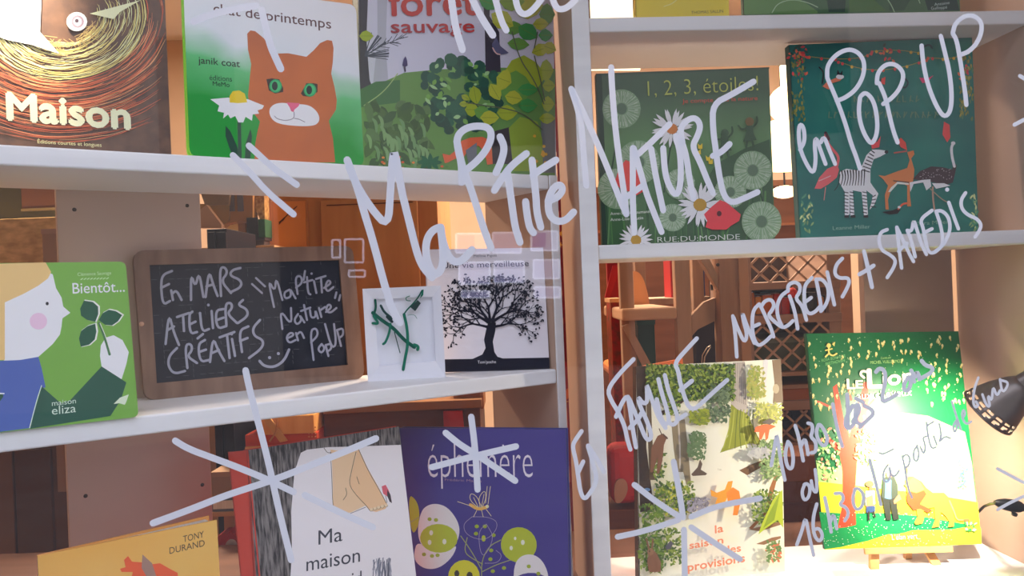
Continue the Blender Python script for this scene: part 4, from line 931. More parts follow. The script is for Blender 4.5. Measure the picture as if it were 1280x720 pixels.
# lion book on its little easel
YB = 1.315; b0 = at(1130, 683.5, YB); pl = Plane(b0, -3, 8, 1.3)
bk = book('picture_book', pl, [(1007, 417), (1198, 414), (1227, 680), (1031.5, 687)], .012, mat((8, 92, 46), 1.25, .35), mat((14, 70, 40), 1.2), PAPER,
          'green book with a lion and two figures, propped on a small easel under the lamp', zsnap=False)
mb = MB()
pl.shape(mb, [(1020, 575), (1040, 590), (1074, 560), (1092, 526), (1120, 515), (1160, 520), (1206, 540), (1215, 580), (1222, 640), (1028, 640)], (150, 196, 110))
pl.shape(mb, [(1023, 602), (1060, 606), (1110, 612), (1150, 616), (1200, 624), (1222, 628), (1227, 680), (1031, 687)], (206, 200, 40))
pl.shape(mb, [(1024, 640), (1060, 642), (1100, 641), (1150, 645), (1200, 654), (1218, 657), (1190, 662), (1140, 663), (1125, 668), (1110, 668), (1085, 676), (1050, 684), (1031, 686.5)], (20, 128, 66))
pl.shape(mb, [(1070, 680), (1100, 672), (1130, 666), (1160, 664), (1226, 660), (1227, 679.5), (1060, 685.5)], (170, 190, 44))
mb.build('meadow', bk)
mb = MB(); TR_ = (190, 62, 34)
pl.shape(mb, [(1041, 484), (1046, 480), (1050, 500), (1056, 530), (1062, 548), (1066, 530), (1070, 510), (1077, 490), (1080, 477), (1085, 478), (1086, 500), (1083, 525), (1077, 545), (1071, 580), (1069, 610), (1070, 656), (1058, 659), (1047, 660), (1053, 630), (1053, 590), (1050, 570), (1036, 552), (1030, 546), (1034, 545), (1048, 555), (1052, 550), (1046, 520)], TR_)
pl.stroke(mb, [(1022, 502), (1032, 506), (1046, 513)], 3, (176, 80, 54)); pl.stroke(mb, [(1092, 500), (1083, 510)], 3, TR_); pl.stroke(mb, [(1061, 487), (1064, 500)], 3, (140, 72, 50))
mb.build('red_tree', bk)
mb = MB()
for i in range(230):
    x, y = U(1010, 1200), U(419, 560)
    if x > 1072 and y > 452 and x < 1150: continue
    if y > 505 and x > 1075: continue
    if x < 1050 and 424 < y < 456 and x > 1020: continue
    x += (y - 420) * .09
    pl.leaf(mb, x, y, 2.6, 1.5, U(60, 110), (206, 196, 130)); pl.leaf(mb, x + U(-1.5, 1.5), y + 2.6, 2.0, .8, U(60, 120), (190, 170, 96))
for i in range(220): pl.oval(mb, U(1030, 1190), U(640, 682), .5, .5, (206, 220, 190), 0, 6)
for i in range(110): pl.oval(mb, U(1012, 1200), U(420, 500), .5, .5, (190, 206, 150), 0, 6)
leaves(mb, 120, lambda: U(1022, 1050), lambda: U(536, 600), [(150, 190, 110), (190, 206, 150), (60, 130, 70), (216, 130, 100)]); leaves(mb, 90, lambda: U(1070, 1096), lambda: U(536, 580), [(130, 170, 90), (180, 200, 130)]); leaves(mb, 30, lambda: U(1196, 1210), lambda: U(575, 610), [(70, 180, 110), (110, 200, 140)]); leaves(mb, 24, lambda: U(1204, 1222), lambda: U(652, 664), [(50, 130, 60), (220, 190, 140)])
mb.build('blossoms', bk)
mb = MB()
pl.shape(mb, [(1132, 600), (1136, 596), (1142, 596), (1152, 602), (1158, 610), (1166, 616), (1180, 616), (1186, 622), (1190, 634), (1193, 648), (1192, 658), (1185, 659), (1187, 652), (1182, 645), (1176, 640), (1174, 652), (1174, 658), (1165, 660), (1169, 650), (1168, 634), (1158, 636), (1154, 640), (1155, 648), (1153, 654), (1145, 656), (1143, 653), (1147, 646), (1145, 632), (1138, 626), (1134, 616)], (206, 128, 44))
pl.shape(mb, [(1136, 612), (1144, 616), (1154, 610), (1158, 618), (1150, 630), (1166, 638), (1160, 641), (1150, 636), (1142, 638), (1134, 628), (1133, 620)], (120, 60, 30)); pl.shape(mb, [(1134, 602), (1142, 596), (1150, 602), (1156, 612), (1146, 616), (1138, 614), (1130, 606)], (214, 156, 60)); pl.stroke(mb, [(1187, 626), (1193, 640), (1196, 650), (1205, 650)], 1.6, (214, 160, 80)); pl.oval(mb, 1208, 650, 4, 2, (140, 90, 50))
mb.build('lion', bk)
mb = MB()
pl.oval(mb, 1087, 605, 5, 4, (150, 80, 56)); pl.shape(mb, [(1088, 604), (1092, 614), (1092, 618), (1086, 612)], (150, 80, 56)); pl.shape(mb, [(1082, 614), (1093, 613), (1094, 630), (1082, 632)], (150, 190, 206)); pl.shape(mb, [(1082, 622), (1091, 618), (1092, 633), (1083, 634)], (220, 100, 70)); pl.shape(mb, [(1083, 633), (1094, 632), (1094, 640), (1083, 641)], (40, 60, 96)); pl.stroke(mb, [(1086, 640), (1086, 650)], 2, (40, 30, 30)); pl.stroke(mb, [(1092, 640), (1094, 646)], 2, (40, 30, 30))
mb.build('drawn_child', bk)
mb = MB()
pl.shape(mb, [(1104, 598), (1110, 594), (1118, 596), (1122, 606), (1123, 622), (1117, 626), (1106, 624), (1102, 622)], (46, 54, 44)); pl.shape(mb, [(1107, 600), (1114, 600), (1114, 624), (1106, 624)], (70, 130, 170)); pl.oval(mb, 1112, 593, 4, 4, (190, 130, 90)); pl.shape(mb, [(1103, 622), (1112, 624), (1114, 650), (1108, 650)], (36, 40, 34)); pl.shape(mb, [(1112, 624), (1120, 622), (1124, 649), (1117, 650)], (36, 40, 34)); pl.shape(mb, [(1117, 626), (1124, 617), (1127, 624), (1118, 630)], (226, 120, 70))
mb.build('drawn_figure', bk)
mb = MB(); CW = (226, 220, 190)
pl.text(mb, 'L', 1059, 486, 1069, 486, 13, CW, .08); pl.text(mb, 'E', 1070, 485, 1079, 485, 10, CW, .08); pl.text(mb, 'L', 1085, 485, 1103, 484.5, 25, CW, .08); pl.text(mb, 'ion', 1104, 482, 1141, 478, 19, CW, .08); pl.stroke(mb, [(1086, 466), (1078, 463), (1075, 468), (1080, 472)], 3, CW)
pl.text(mb, 'aux cheveux', 1071, 499, 1140, 494, 9, CW, .01); pl.text(mb, 'de lion', 1088, 524, 1140, 520, 16, CW, .02) if False else None
mb.build('title_lettering', bk, 'cream title')
mb = MB(); YG = (206, 190, 100)
pl.oval(mb, 1036, 432, 2.6, 3, YG); pl.stroke(mb, [(1036, 435), (1036, 442), (1041, 445), (1046, 442)], 2, YG); pl.stroke(mb, [(1036, 442), (1032, 446)], 2, YG); pl.stroke(mb, [(1032, 438), (1040, 436)], 1.6, YG); pl.shape(mb, [(1040, 430), (1044, 427), (1043, 433)], YG)
mb.build('dancing_figure', bk)
mb = MB(); pl.text(mb, 'ROSA BONHEUR', 1027, 452.5, 1057, 446.5, 4, (110, 170, 100)); pl.text(mb, 'BEETHOVEN', 1032, 457, 1056, 452, 4, (110, 170, 100)); pl.text(mb, 'MICHEL VUILLERMOZ', 1088, 455, 1128, 453, 4, (150, 190, 110)); pl.text(mb, 'Conté par', 1101, 449, 1114, 448, 3, (150, 190, 110)); mb.build('author_lettering', bk)
mb = MB(); pl.text(mb, "L'élan vert", 1115, 675, 1147, 673, 7, (232, 230, 170)); mb.build('publisher_lettering', bk)
# easel
EW = noise_mat((206, 150, 92), (224, 172, 112), 1.1, (6, 6, 40), .5, name='easel_wood')
fz = ZB
f1, f2 = on_level(1094, 712, fz), on_level(1172, 707, fz)
ea = empty('tabletop_easel', ((f1.x + f2.x) / 2, f1.y, fz), math.radians(-3), 'small pale wooden easel holding the lion book', 'easel')
mb = MB(); l0, l1 = pl.P(1081, 689, -.004), pl.P(1191.5, 686, -.004)
mb.box(l0 - pl.u * .0055, l1 - l0, pl.b * .016 - pl.b * .010, pl.u * .010, EW); mb.build('ledge', ea, 'pale front ledge', bevel=.001)
for f, top in ((f1, at(1097, 690, YB + .012)), (f2, at(1163, 687, YB + .012))):
    mb = MB(); d = (top - f); e = d * 3.2
    mb.prism([f + Vector((-.0075, 0, 0)), f + Vector((.0075, 0, 0)), f + Vector((.0075, 0, 0)) + e + Vector((0, .03, 0)), f + Vector((-.0075, 0, 0)) + e + Vector((0, .03, 0))], Vector((0, .009, 0)), EW); mb.build('leg', ea, bevel=.001)
fb = on_level(1136, 699, fz)
mb = MB(); mb.prism([fb + Vector((-.006, 0, 0)), fb + Vector((.006, 0, 0)), fb + Vector((.006, -.02, .16)), fb + Vector((-.006, -.02, .16))], Vector((0, .009, 0)), EW); mb.build('leg', ea, bevel=.001)

# desk lamp: bell shade with a pierced rim, arm, cord and switch
LY = 1.10
LC = at(1257, 498, LY)
ax = Vector((-.52, .50, -.69)).normalized()
root = empty('desk_lamp', Vector((at(1330, 600, 1.16).x, 1.16, LEDGE)), 0, 'dark metal desk lamp with a pierced bell shade, lighting the lion book', 'lamp')
LM = mat((128, 116, 108), 1.0, .32, .5, .6); LI = mat((236, 230, 220), 1.0, .6)
apex = LC - ax * .030
prof = [(.0001, -.003), (.014, -.001), (.019, .006), (.024, .016), (.030, .030), (.0345, .044), (.0355, .047), (.0365, .050), (.0370, .0525), (.0375, .055), (.0378, .0575), (.038, .060)]
sk = lambda i, j: i in (6, 8, 9) and j % 3 != 0 and not (i == 9 and j % 3 == 1)
mb = MB(); mb.lathe(prof, apex, ax, LM, 48, sk); sh = mb.build('shade', root, 'dark bell shade', solid=.0008)
mb = MB(); mb.lathe([(.0378, .0595), (.0392, .0595), (.0392, .0615), (.0372, .0615), (.0372, .0595)], apex, ax, LM, 48); mb.build('rim', sh)
bulb = apex + ax * .040
mb = MB(); mb.lathe([(.0001, -.016), (.007, -.014), (.0075, -.006), (.013, .002), (.0135, .008), (.010, .014), (.0001, .017)], bulb, ax, emit((255, 236, 206), 40, 'bulb_glow'), 20); mb.build('bulb', root)
mb = MB(); e = at(1300, 436, LY + .05)
mb.tube([apex - ax * .002, apex - ax * .02, apex - ax * .03 + (e - apex) * .3, e, at(1330, 470, 1.14), at(1330, 600, 1.16), Vector((at(1330, 600, 1.16).x, 1.16, LEDGE))], [.014, .0125, .0105, .008, .007, .007, .007], LM, 16); mb.build('arm', root)
cs = at(1264, 632, 1.2)
mb = MB(); mb.tube([at(1222, 641, 1.345), at(1230, 633, 1.32), at(1238, 630, 1.28), at(1248, 629, 1.22), cs], .0022, BLACK, 10); mb.tube([at(1279, 634, 1.2), at(1300, 645, 1.2), Vector((at(1300, 645, 1.2).x, 1.17, LEDGE + .003))], .0022, BLACK, 10); cd = mb.build('cord', root, 'black cord')
mb = MB(); a_ = at(1243, 628, 1.2); b_ = at(1282, 635, 1.2); d = b_ - a_
mb.tube([a_, a_ + d * .12, a_ + d * .3, a_ + d * .55, a_ + d * .8, a_ + d], [.003, .006, .0085, .0095, .0085, .004], BLACK, 14); sw = mb.build('inline_switch', root, 'black inline switch')
mb = MB(); o_ = at(1267, 637, 1.195); mb.lathe([(.0001, 0), (.004, .0005), (.0045, .004)], o_ - Vector((0, 0, .009)), Vector((.2, -.3, 1)), mat((60, 56, 54), 1), 12); mb.build('rocker', sw)
light('desk_lamp_spill', 'SPOT', bulb + ax * .018, 6.5, (1.0, .86, .66), .012, at(1000, 600, 1.3), 168, .8)
light('desk_lamp_light', 'SPOT', bulb + ax * .018, 44, (1.0, .86, .66), .012, at(1172, 562, 1.31), 80, 1.0)

# ------------------------------------------------------------------ the shop behind
def fbox(mb, x0, y0, x1, y1, Y, th, m, z0=None):
    """box standing at depth Y whose face covers the given pixels; z0 carries it down to that height"""
    A, B = at(x0, y0, Y), at(x1, y0, Y); C = at((x0 + x1) / 2, y1, Y)
    zt = (A.z + B.z) / 2; zb = C.z if z0 is None else z0
    mb.box((A.x, Y, zb), (B.x - A.x, 0, 0), (0, th, 0), (0, 0, zt - zb), m)
    return A, B, zt, zb
def thing_box(name, x0, y0, x1, y1, Y, th, m, label, cat, z0=None, group=None, part='body', bev=.002):
    mb = MB(); A, B, zt, zb = fbox(mb, x0, y0, x1, y1, Y, th, m, z0)
    r = empty(name, ((A.x + B.x) / 2, Y + th / 2, zb), 0, label, cat, group); mb.build(part, r, bevel=bev)
    return r
def sub(r, name, m, x0, y0, x1, y1, Y, th=.01, label=None, bev=0.0):
    mb = MB(); fbox(mb, x0, y0, x1, y1, Y, th, m); return mb.build(name, r, label, bevel=bev)
def pshape(mb, pts, Y, th, m, smooth=False):
    if smooth: pts = chaikin(pts, True)
    mb.prism([at(x, y, Y) for x, y in pts], Vector((0, th, 0)), m)
def rod(mb, x0, y0, x1, y1, Y, r, m, Y1=None): mb.tube([at(x0, y0, Y), at(x1, y1, Y1 or Y)], r, m, 10)

# orange wooden wardrobe behind the slate
r = thing_box('wardrobe', 330, 215, 545, 700, 2.15, .45, ORANGE_W, 'tall orange wooden wardrobe with two doors, behind the slate and folded card', 'wardrobe', 0)
sub(r, 'door', ORANGE_W, 338, 250, 383, 660, 2.13, .02, bev=.002); sub(r, 'door', ORANGE_W, 400, 248, 521, 660, 2.13, .02, bev=.002)
dr = r.children[-1]
mb = MB(); fbox(mb, 408, 254, 516, 255.2, 2.127, .004, DARK_W); mb.build('groove', dr)
mb = MB(); mb.lathe([(.0001, 0), (.012, .002), (.012, .012), (.006, .016), (.006, .03)], at(411, 505, 2.095), (0, 1, 0), DARK_W, 14); mb.build('knob', dr)
r = thing_box('twig_drawing', 341, 252, 381, 309, 2.122, .004, mat((214, 140, 80), 1.0, .8), 'small sheet with a dark twig drawn on it, fixed to the wardrobe door', 'picture', part='sheet', bev=0)
mb = MB()
for p_ in ([(349, 278), (356, 272), (363, 265), (371, 258)], [(356, 272), (353, 276)], [(363, 265), (362, 270)], [(349, 280), (352, 276)]):
    for q in ribbon(p_, 1.3): mb.face([at(x, y, 2.1205) for x, y in q], mat((90, 60, 40), 1))
mb.build('twig', r)
# clutter on a wall rack between plank and wardrobe
r = thing_box('paper_rack', 246, 308, 343, 313, 2.0, .105, CARD, 'brown rack shelf of paper houses beyond the slate', 'rack', part='board')
for x in (250, 341): mb = MB(); A = at(x, 310, 2.0); mb.box((A.x - (.03 if x > 300 else 0), 2.0, 0), (.03, 0, 0), (0, .10, 0), (0, 0, A.z - .005), CARD); mb.build('upright', r)
def house(pts, roof, wall, label, Y, th=.05, extra=None):
    xs = [p[0] for p in pts]; b = max(p[1] for p in pts)
    A = at(sum(xs) / len(xs), b, Y)
    r = empty('paper_house', (A.x, Y + th / 2, A.z), 0, label, 'paper house', 'paper houses on the rack')
    mb = MB(); pshape(mb, pts, Y, th, wall); mb.build('house_front', r)
    if roof: mb = MB(); pshape(mb, roof, Y - .006, th + .012, mat((140, 116, 90), 1)); mb.build('house_roof', r)
    if extra: extra(r)
    return r
house([(249, 255), (286, 254), (286, 275), (276, 284), (262, 262), (249, 262)], [(249, 236), (288, 236), (286, 256), (256, 256)], mat((160, 126, 80), 1), 'olive brown paper house with drooping roof, next to the plank', 2.02)
house([(250, 262), (258, 256), (277, 281), (277, 285), (250, 285)], None, mat((190, 150, 124), 1), 'pinkish gabled paper house just above the black cabinet', 1.99, .02)
house([(284, 236), (316, 236), (316, 278), (300, 276), (284, 280)], None, mat((176, 124, 72), 1), 'brown paper house with two grey window panes', 2.03, .04,
      lambda r: [sub(r, 'window', mat((110, 104, 112), 1), 285, 240, 292, 264, 2.025, .01), sub(r, 'window', mat((110, 104, 112), 1), 296, 240, 303, 264, 2.025, .01)])
house([(318, 242), (330, 240), (331, 276), (326, 276), (319, 262)], None, noise_mat((210, 160, 90), (150, 100, 50), 1, (90, 90, 90), .8, name='spotted_paper'), 'tall spotted tan paper house beside the wardrobe', 2.05, .04)
r = thing_box('green_box', 309, 274, 331, 297, 2.02, .06, mat((50, 96, 60), 1, .6), 'small green and dark box on the paper house rack', 'box'); sub(r, 'dark_side', mat((50, 44, 42), 1), 308, 272, 322, 298, 2.015, .004)
r = thing_box('paper_card', 282, 276, 297, 308, 2.06, .004, mat((250, 214, 160), 1.2), 'bright cream card leaning on the rack among paper houses', 'card', part='sheet', bev=0)
r = thing_box('wooden_block', 297, 277, 307, 308, 2.04, .04, mat((176, 122, 70), 1), 'upright brown wooden block on the rack', 'block'); sub(r, 'block_cap', mat((196, 150, 110), 1), 296, 275, 308, 279, 2.035, .05)
r = thing_box('tin_can', 314, 299, 330, 308, 2.02, .05, mat((80, 64, 60), 1), 'low dark tin at the wardrobe end of the rack', 'tin'); sub(r, 'tin_lid', mat((60, 50, 50), 1), 313, 297, 331, 300, 2.015, .06)
# black cabinet
r = thing_box('black_cabinet', 258, 286, 283, 605, 1.75, .20, mat((30, 30, 38), 1, .4), 'narrow black cabinet just right of the beige back plank', 'cabinet', 0)
sub(r, 'door', mat((34, 34, 42), 1, .35), 259, 290, 268, 640, 1.742, .01, bev=.001); sub(r, 'door', mat((34, 34, 42), 1, .35), 269.5, 290, 282, 640, 1.742, .01, bev=.001)
# far left corner
r = thing_box('olive_cupboard', -60, 232, 70, 282, 2.3, .35, mat((92, 92, 60), 1, .6), 'olive wall cupboard far back on the left, above the plaster', 'cupboard'); sub(r, 'door', mat((150, 106, 84), 1, .6), 26, 232, 72, 262, 2.292, .01, bev=.001); sub(r, 'rail', mat((170, 160, 130), 1, .6), 26, 260, 72, 263, 2.285, .012)
r = thing_box('lit_wall_panel', -80, 274, 74, 420, 2.24, .03, noise_mat((190, 156, 96), (232, 196, 130), 1.0, (26, 26, 60), .35, .5, name='warm_lit_plaster'), 'textured wall panel, warm light in its colour, behind the green clover book', 'screen', 0, part='panel')  # stands in for the far wall, warm light put into its colour
sub(r, 'panel_foot', DARK_W, -70, 700, 60, 715, 2.22, .07)
r = thing_box('pale_box', 52, 288, 76, 345, 1.95, .15, mat((176, 140, 116), 1, .7), 'pale brown box beside the beige plank, over the clover book', 'box'); sub(r, 'box_lid', mat((186, 150, 126), 1, .7), 51, 286, 77, 292, 1.945, .16)
rs = thing_box('wooden_stand', 40, 345, 80, 352, 1.93, .2, DARK_W, 'dark wooden stand carrying the pale box', 'stand', part='stand_top')
for x in (43, 76): mb = MB(); A = at(x, 348, 1.93); mb.box((A.x, 1.96, 0), (.02, 0, 0), (0, .02, 0), (0, 0, A.z), DARK_W); mb.build('leg', rs)
# lower left: dark cupboard with curtain
r = thing_box('brown_cupboard', -90, 555, 92, 700, 1.80, .11, noise_mat((96, 62, 40), (116, 76, 50), 1, (30, 30, 4), .5, name='brown_wood'), 'brown wooden cupboard in the lower left behind the yellow book', 'cupboard', 0)
sub(r, 'door', mat((112, 76, 50), 1, .5), -70, 562, 14, 715, 1.79, .012, bev=.002); sub(r, 'door', mat((86, 54, 36), 1, .5), 17, 562, 62, 715, 1.79, .012, bev=.002); sub(r, 'side_strip', mat((150, 112, 84), 1, .6), 70, 556, 80, 615, 1.785, .012)
# toys between plank and bare-feet book
def toy_shelf():
    r = thing_box('toy_shelf', 262, 640, 302, 646, 1.66, .08, CARD, 'short shelf with toys behind the red-spined book', 'shelf', part='board')
    mb = MB(); A = at(264, 643, 1.66); mb.box((A.x, 1.73, 0), (.06, 0, 0), (0, .01, 0), (0, 0, A.z - .006), CARD); mb.build('support', r)
toy_shelf()
r = thing_box('tan_box', 264, 592, 290, 622, 1.665, .07, mat((150, 120, 92), 1, .7), 'tan box on the toy shelf beneath the black cabinet', 'box'); sub(r, 'box_lid', mat((166, 132, 100), 1, .7), 263, 590, 291, 596, 1.662, .075)
r = thing_box('picture_book', 264, 622, 300, 640, 1.665, .07, mat((104, 112, 124), 1, .6), 'blue grey book lying on the toy shelf', 'book', part='cover'); sub(r, 'pages', PAPER, 266, 626, 299, 636, 1.662, .06)
A = at(283, 692, 1.665)
r = empty('toy_car', (A.x, 1.69, A.z), 0, 'red toy car with grey wheel behind the red-spined book', 'toy')
mb = MB(); pshape(mb, [(270, 672), (276, 668), (284, 668), (288, 662), (292, 668), (296, 670), (296, 690), (271, 692)], 1.665, .05, RED); mb.build('body', r)
mb = MB(); mb.lathe([(.0001, -.002), (.011, -.002), (.011, .02), (.0001, .02)], at(289, 681, 1.662), (0, 1, 0), mat((170, 160, 160), 1), 18); mb.build('wheel', r)
r = thing_box('wooden_crate', 262, 692, 302, 740, 1.655, .07, mat((170, 110, 72), 1, .7), 'reddish wooden crate beneath the toy car', 'crate', LEDGE - .2); sub(r, 'slat', mat((140, 84, 54), 1, .7), 262, 712, 302, 718, 1.65, .01)
mb = MB(); A = at(262, 700, 1.655); mb.box((A.x, 1.655, 0), (.066, 0, 0), (0, .07, 0), (0, 0, LEDGE - .2), CARD); mb.build('crate_base', r)
# red and wooden toy chest, dark board, crates
r = thing_box('toy_chest', 306, 542, 396, 566, 1.72, .2, noise_mat((188, 62, 32), (206, 76, 40), 1, (4, 4, 50), .5, name='red_board'), 'red wooden toy chest with pale top and straps, above the bare-feet book', 'chest', 0)
sub(r, 'lid', noise_mat((226, 160, 84), (236, 176, 100), 1.1, (40, 40, 5), .5, name='pale_lid'), 322, 520, 392, 543, 1.715, .2, bev=.002); sub(r, 'base_board', mat((226, 160, 96), 1), 306, 557, 397, 562, 1.712, .21)
mb = MB(); pshape(mb, [(330, 526), (337, 522), (359, 551), (350, 553)], 1.705, .006, mat((214, 160, 90), 1)); mb.build('strap', r)
mb = MB(); mb.tube([at(347, 524, 1.708), at(345, 540, 1.705), at(337, 552, 1.708)], .002, mat((200, 140, 80), 1), 8); mb.build('cord', r)
for i in range(4):
    for j in range(3): mb = MB(); mb.lathe([(.0001, 0), (.0016, 0), (.0016, .002)], at(386 + j * 4, 534 + i * 4, 1.717), (0, 1, 0), mat((226, 150, 90), 1), 8); mb.build('white_dot', r)
r = thing_box('dark_sideboard', 404, 512, 600, 560, 1.78, .25, noise_mat((88, 46, 26), (106, 58, 34), 1, (5, 5, 40), .5, name='brown_sideboard'), 'dark brown sideboard behind the violet and bare-feet books', 'sideboard', 0)
sub(r, 'top', mat((150, 102, 62), 1, .5), 403, 503, 602, 514, 1.77, .27, bev=.002)
r = thing_box('red_cloth', 554, 514, 578, 536, 1.765, .01, mat((170, 34, 30), 1, .8), 'red cloth hanging over the dark sideboard', 'cloth', part='fabric', bev=0)
mb = MB(); pshape(mb, [(558, 514), (578, 514), (580, 536), (563, 536)], 1.76, .004, mat((180, 40, 34), 1, .9)); mb.build('fold', r)
r = thing_box('wooden_crate', 566, 484, 604, 512, 1.80, .12, mat((170, 110, 60), 1, .6), 'open wooden crate on the dark sideboard', 'crate'); sub(r, 'slat', mat((130, 78, 42), 1, .6), 572, 490, 600, 495, 1.795, .01); sub(r, 'slat', mat((130, 78, 42), 1, .6), 572, 502, 600, 507, 1.795, .01)
# red things seen in the gap between the two bookcases
RD = mat((150, 26, 34), 1, .6); RD2 = mat((122, 18, 30), 1, .6)
A = at(705, 560, 1.75)
r = empty('red_banner', (A.x, 1.76, 0), 0, 'tall red banner with dark ovals and gold stars, in the gap between bookcases', 'banner')
mb = MB(); a_, b_ = at(689, -120, 1.75), at(736, 720, 1.75); mb.box((a_.x - .01, 1.75, 0), (b_.x - a_.x + .06, 0, 0), (0, .01, 0), (0, 0, a_.z), noise_mat((150, 40, 34), (120, 22, 30), 1, (10, 10, 10), .7, name='red_fabric')); mb.build('fabric', r)
for (x, y, rx, ry, c) in ((701, 384, 9, 15, RD2), (705, 428, 9, 24, RD2), (706, 478, 8, 26, RD), (703, 330, 8, 34, RD2), (700, 250, 8, 14, RD2), (712, 630, 9, 28, RD2), (708, 560, 9, 26, RD2), (698, 160, 9, 30, RD), (696, 60, 9, 30, RD2), (697, 110, 7, 20, RD2)):
    mb = MB(); pshape(mb, ell(x, y, rx, ry, 4, 20), 1.744, .005, c); mb.build('oval_patch', r)
for (x, y) in ((702, 238), (704, 262), (701, 292), (707, 502), (703, 520), (700, 306), (706, 232)):
    mb = MB(); pshape(mb, [(x + (4 if k % 2 == 0 else 1.6) * math.cos(k * PI / 5), y + (4 if k % 2 == 0 else 1.6) * math.sin(k * PI / 5)) for k in range(10)], 1.742, .003, mat((226, 160, 60), 1, .5)); mb.build('gold_star', r)
mb = MB(); pshape(mb, [(700, 494), (712, 484), (714, 494), (702, 506)], 1.741, .004, mat((214, 110, 40), 1)); mb.build('orange_ribbon', r)

# ------------------------------------------------------------------ behind the right bookcase
BW = noise_mat((168, 138, 114), (184, 152, 126), 1.0, (50, 50, 5), .55, .05, name='pale_beech')
# toddler chair of pale wood
YC = 1.85
def at_z(x, y, Y): return at(x, y, Y).z
A, B = at(782, 450, YC), at(852, 450, YC)
r = empty('high_chair', ((A.x + B.x) / 2, YC + .1, 0), 0, 'pale wooden high chair with rounded back, behind the lower right shelves', 'chair')
for x in (782, 851):
    mb = MB(); a_ = at(x, 318, YC); mb.box((a_.x - .016, YC, 0), (.032 if x < 800 else .036, 0, 0), (0, .03, 0), (0, 0, a_.z + .1), BW); mb.build('leg', r, bevel=.003)
for x in (800, 872):
    mb = MB(); a_ = at(x, 318, YC + .32); mb.box((a_.x - .016, YC + .32, 0), (.03, 0, 0), (0, .03, 0), (0, 0, a_.z + .04), BW); mb.build('leg', r, bevel=.003)
mb = MB(); zs_ = at_z(810, 393, YC); xl, xr = at(775, 390, YC).x, at(843, 390, YC).x
mb.box((xl, YC - .03, zs_ - .012), (xr - xl, 0, 0), (0, .36, 0), (0, 0, .028), noise_mat((190, 152, 120), (204, 166, 132), 1.05, (5, 5, 40), .5, name='seat_wood')); mb.build('seat', r, bevel=.006)
mb = MB(); pshape(mb, [(786, 376), (787, 345), (792, 338), (800, 341), (806, 352), (811, 372), (812, 384), (786, 388)], YC + .30, .02, noise_mat((226, 164, 104), (236, 178, 120), 1.05, (30, 30, 5), .5, name='lit_back_wood'), True); mb.build('backrest', r)  # orange light falling on the backrest put into its wood colour
mb = MB(); pshape(mb, [(778, 408), (786, 404), (822, 470), (814, 478)], YC - .012, .014, BW); mb.build('brace', r)
mb = MB(); pshape(mb, [(861, 398), (880, 378), (894, 372), (894, 401), (872, 412), (862, 424)], YC + .01, .02, BW, False); mb.build('side_board', r)
# big pale post
r = thing_box('wooden_post', 897, 300, 934, 470, 1.82, .06, noise_mat((150, 116, 92), (170, 132, 104), 1, (50, 50, 4), .55, name='post_wood'), 'broad pale wooden post beside the lattice rack', 'post', 0, part='shaft')
sub(r, 'edge_strip', mat((176, 136, 104), 1), 922, 300, 933, 640, 1.812, .01); mb = MB(); pshape(mb, [(872, 318), (884, 318), (900, 350), (900, 366)], 1.83, .03, BW); mb.build('brace', r); mb = MB(); mb.lathe([(.0001, 0), (.004, 0), (.004, .003)], at(897.5, 331, 1.817), (0, 1, 0), HOLE, 10); mb.build('bolt', r)
# toys around the chair
r = thing_box('red_strip', 758, 318, 776, 470, 2.2, .02, mat((150, 26, 34), 1, .6), 'red cloth strip hanging left of the high chair', 'cloth', 0, part='fabric', bev=0)
mb = MB(); pshape(mb, [(766, 332), (778, 330), (762, 372), (756, 372)], 2.19, .01, RED); mb.build('fold', r)
r = thing_box('flower_crate', 763, 375, 776, 445, 2.0, .1, noise_mat((120, 70, 50), (190, 60, 50), 1, (60, 60, 60), .7, name='flower_print'), 'box with red flower print beside the high chair leg', 'box', 0); sub(r, 'box_rim', mat((220, 170, 120), 1), 762, 373, 778, 378, 1.99, .11)
r = thing_box('teal_box', 797, 402, 818, 428, 2.05, .1, mat((26, 84, 80), 1, .6), 'teal box below the high chair seat', 'box', 0); sub(r, 'box_lid', mat((30, 96, 90), 1, .6), 796, 400, 819, 406, 2.045, .11)
for x0, x1, c, lb in ((837, 845, (176, 34, 34), 'red board book upright behind the high chair'), (861, 868, (226, 160, 50), 'yellow board book upright behind the high chair'), (868, 874, (180, 40, 36), 'thin red board book between the yellow and blue ones'), (874, 880, (44, 54, 110), 'blue board book at the end of the upright row')):
    r = thing_box('board_book', x0, 322, x1, 372, 2.3, .1, mat(c, 1, .6), lb, 'book', part='cover', group='books behind the high chair'); sub(r, 'pages', PAPER, x0 + 1.5, 320.5, x1 - 1.5, 322, 2.31, .08)
r = thing_box('low_table', 800, 372, 890, 380, 2.27, .22, BW, 'pale low table carrying the upright board books', 'table', part='top')
for x in (804, 876): mb = MB(); a_ = at(x, 376, 2.29); mb.box((a_.x, 2.29, 0), (.03, 0, 0), (0, .03, 0), (0, 0, a_.z - .005), BW); mb.build('leg', r)
r = thing_box('dark_bag', 869, 400, 893, 448, 1.98, .08, mat((36, 36, 58), 1, .7), 'dark blue bag standing behind the post', 'bag', 0); sub(r, 'bag_flap', mat((42, 44, 66), 1, .7), 868, 398, 894, 410, 1.975, .09)
A = at(876, 632, 1.72); r = empty('wire_hook', (A.x, 1.72, A.z), 0, 'thin bent metal wire rising behind the cream forest book', 'wire')
mb = MB(); mb.tube([at(876, 631, 1.72), at(876, 470, 1.72), at(878, 444, 1.72), at(884, 434, 1.72), at(888, 432, 1.72), at(888, 434, 1.72), at(881, 446, 1.72), at(878, 470, 1.72)], .0012, mat((190, 170, 150), 1, .3, .5, .8), 8); mb.build('wire', r)
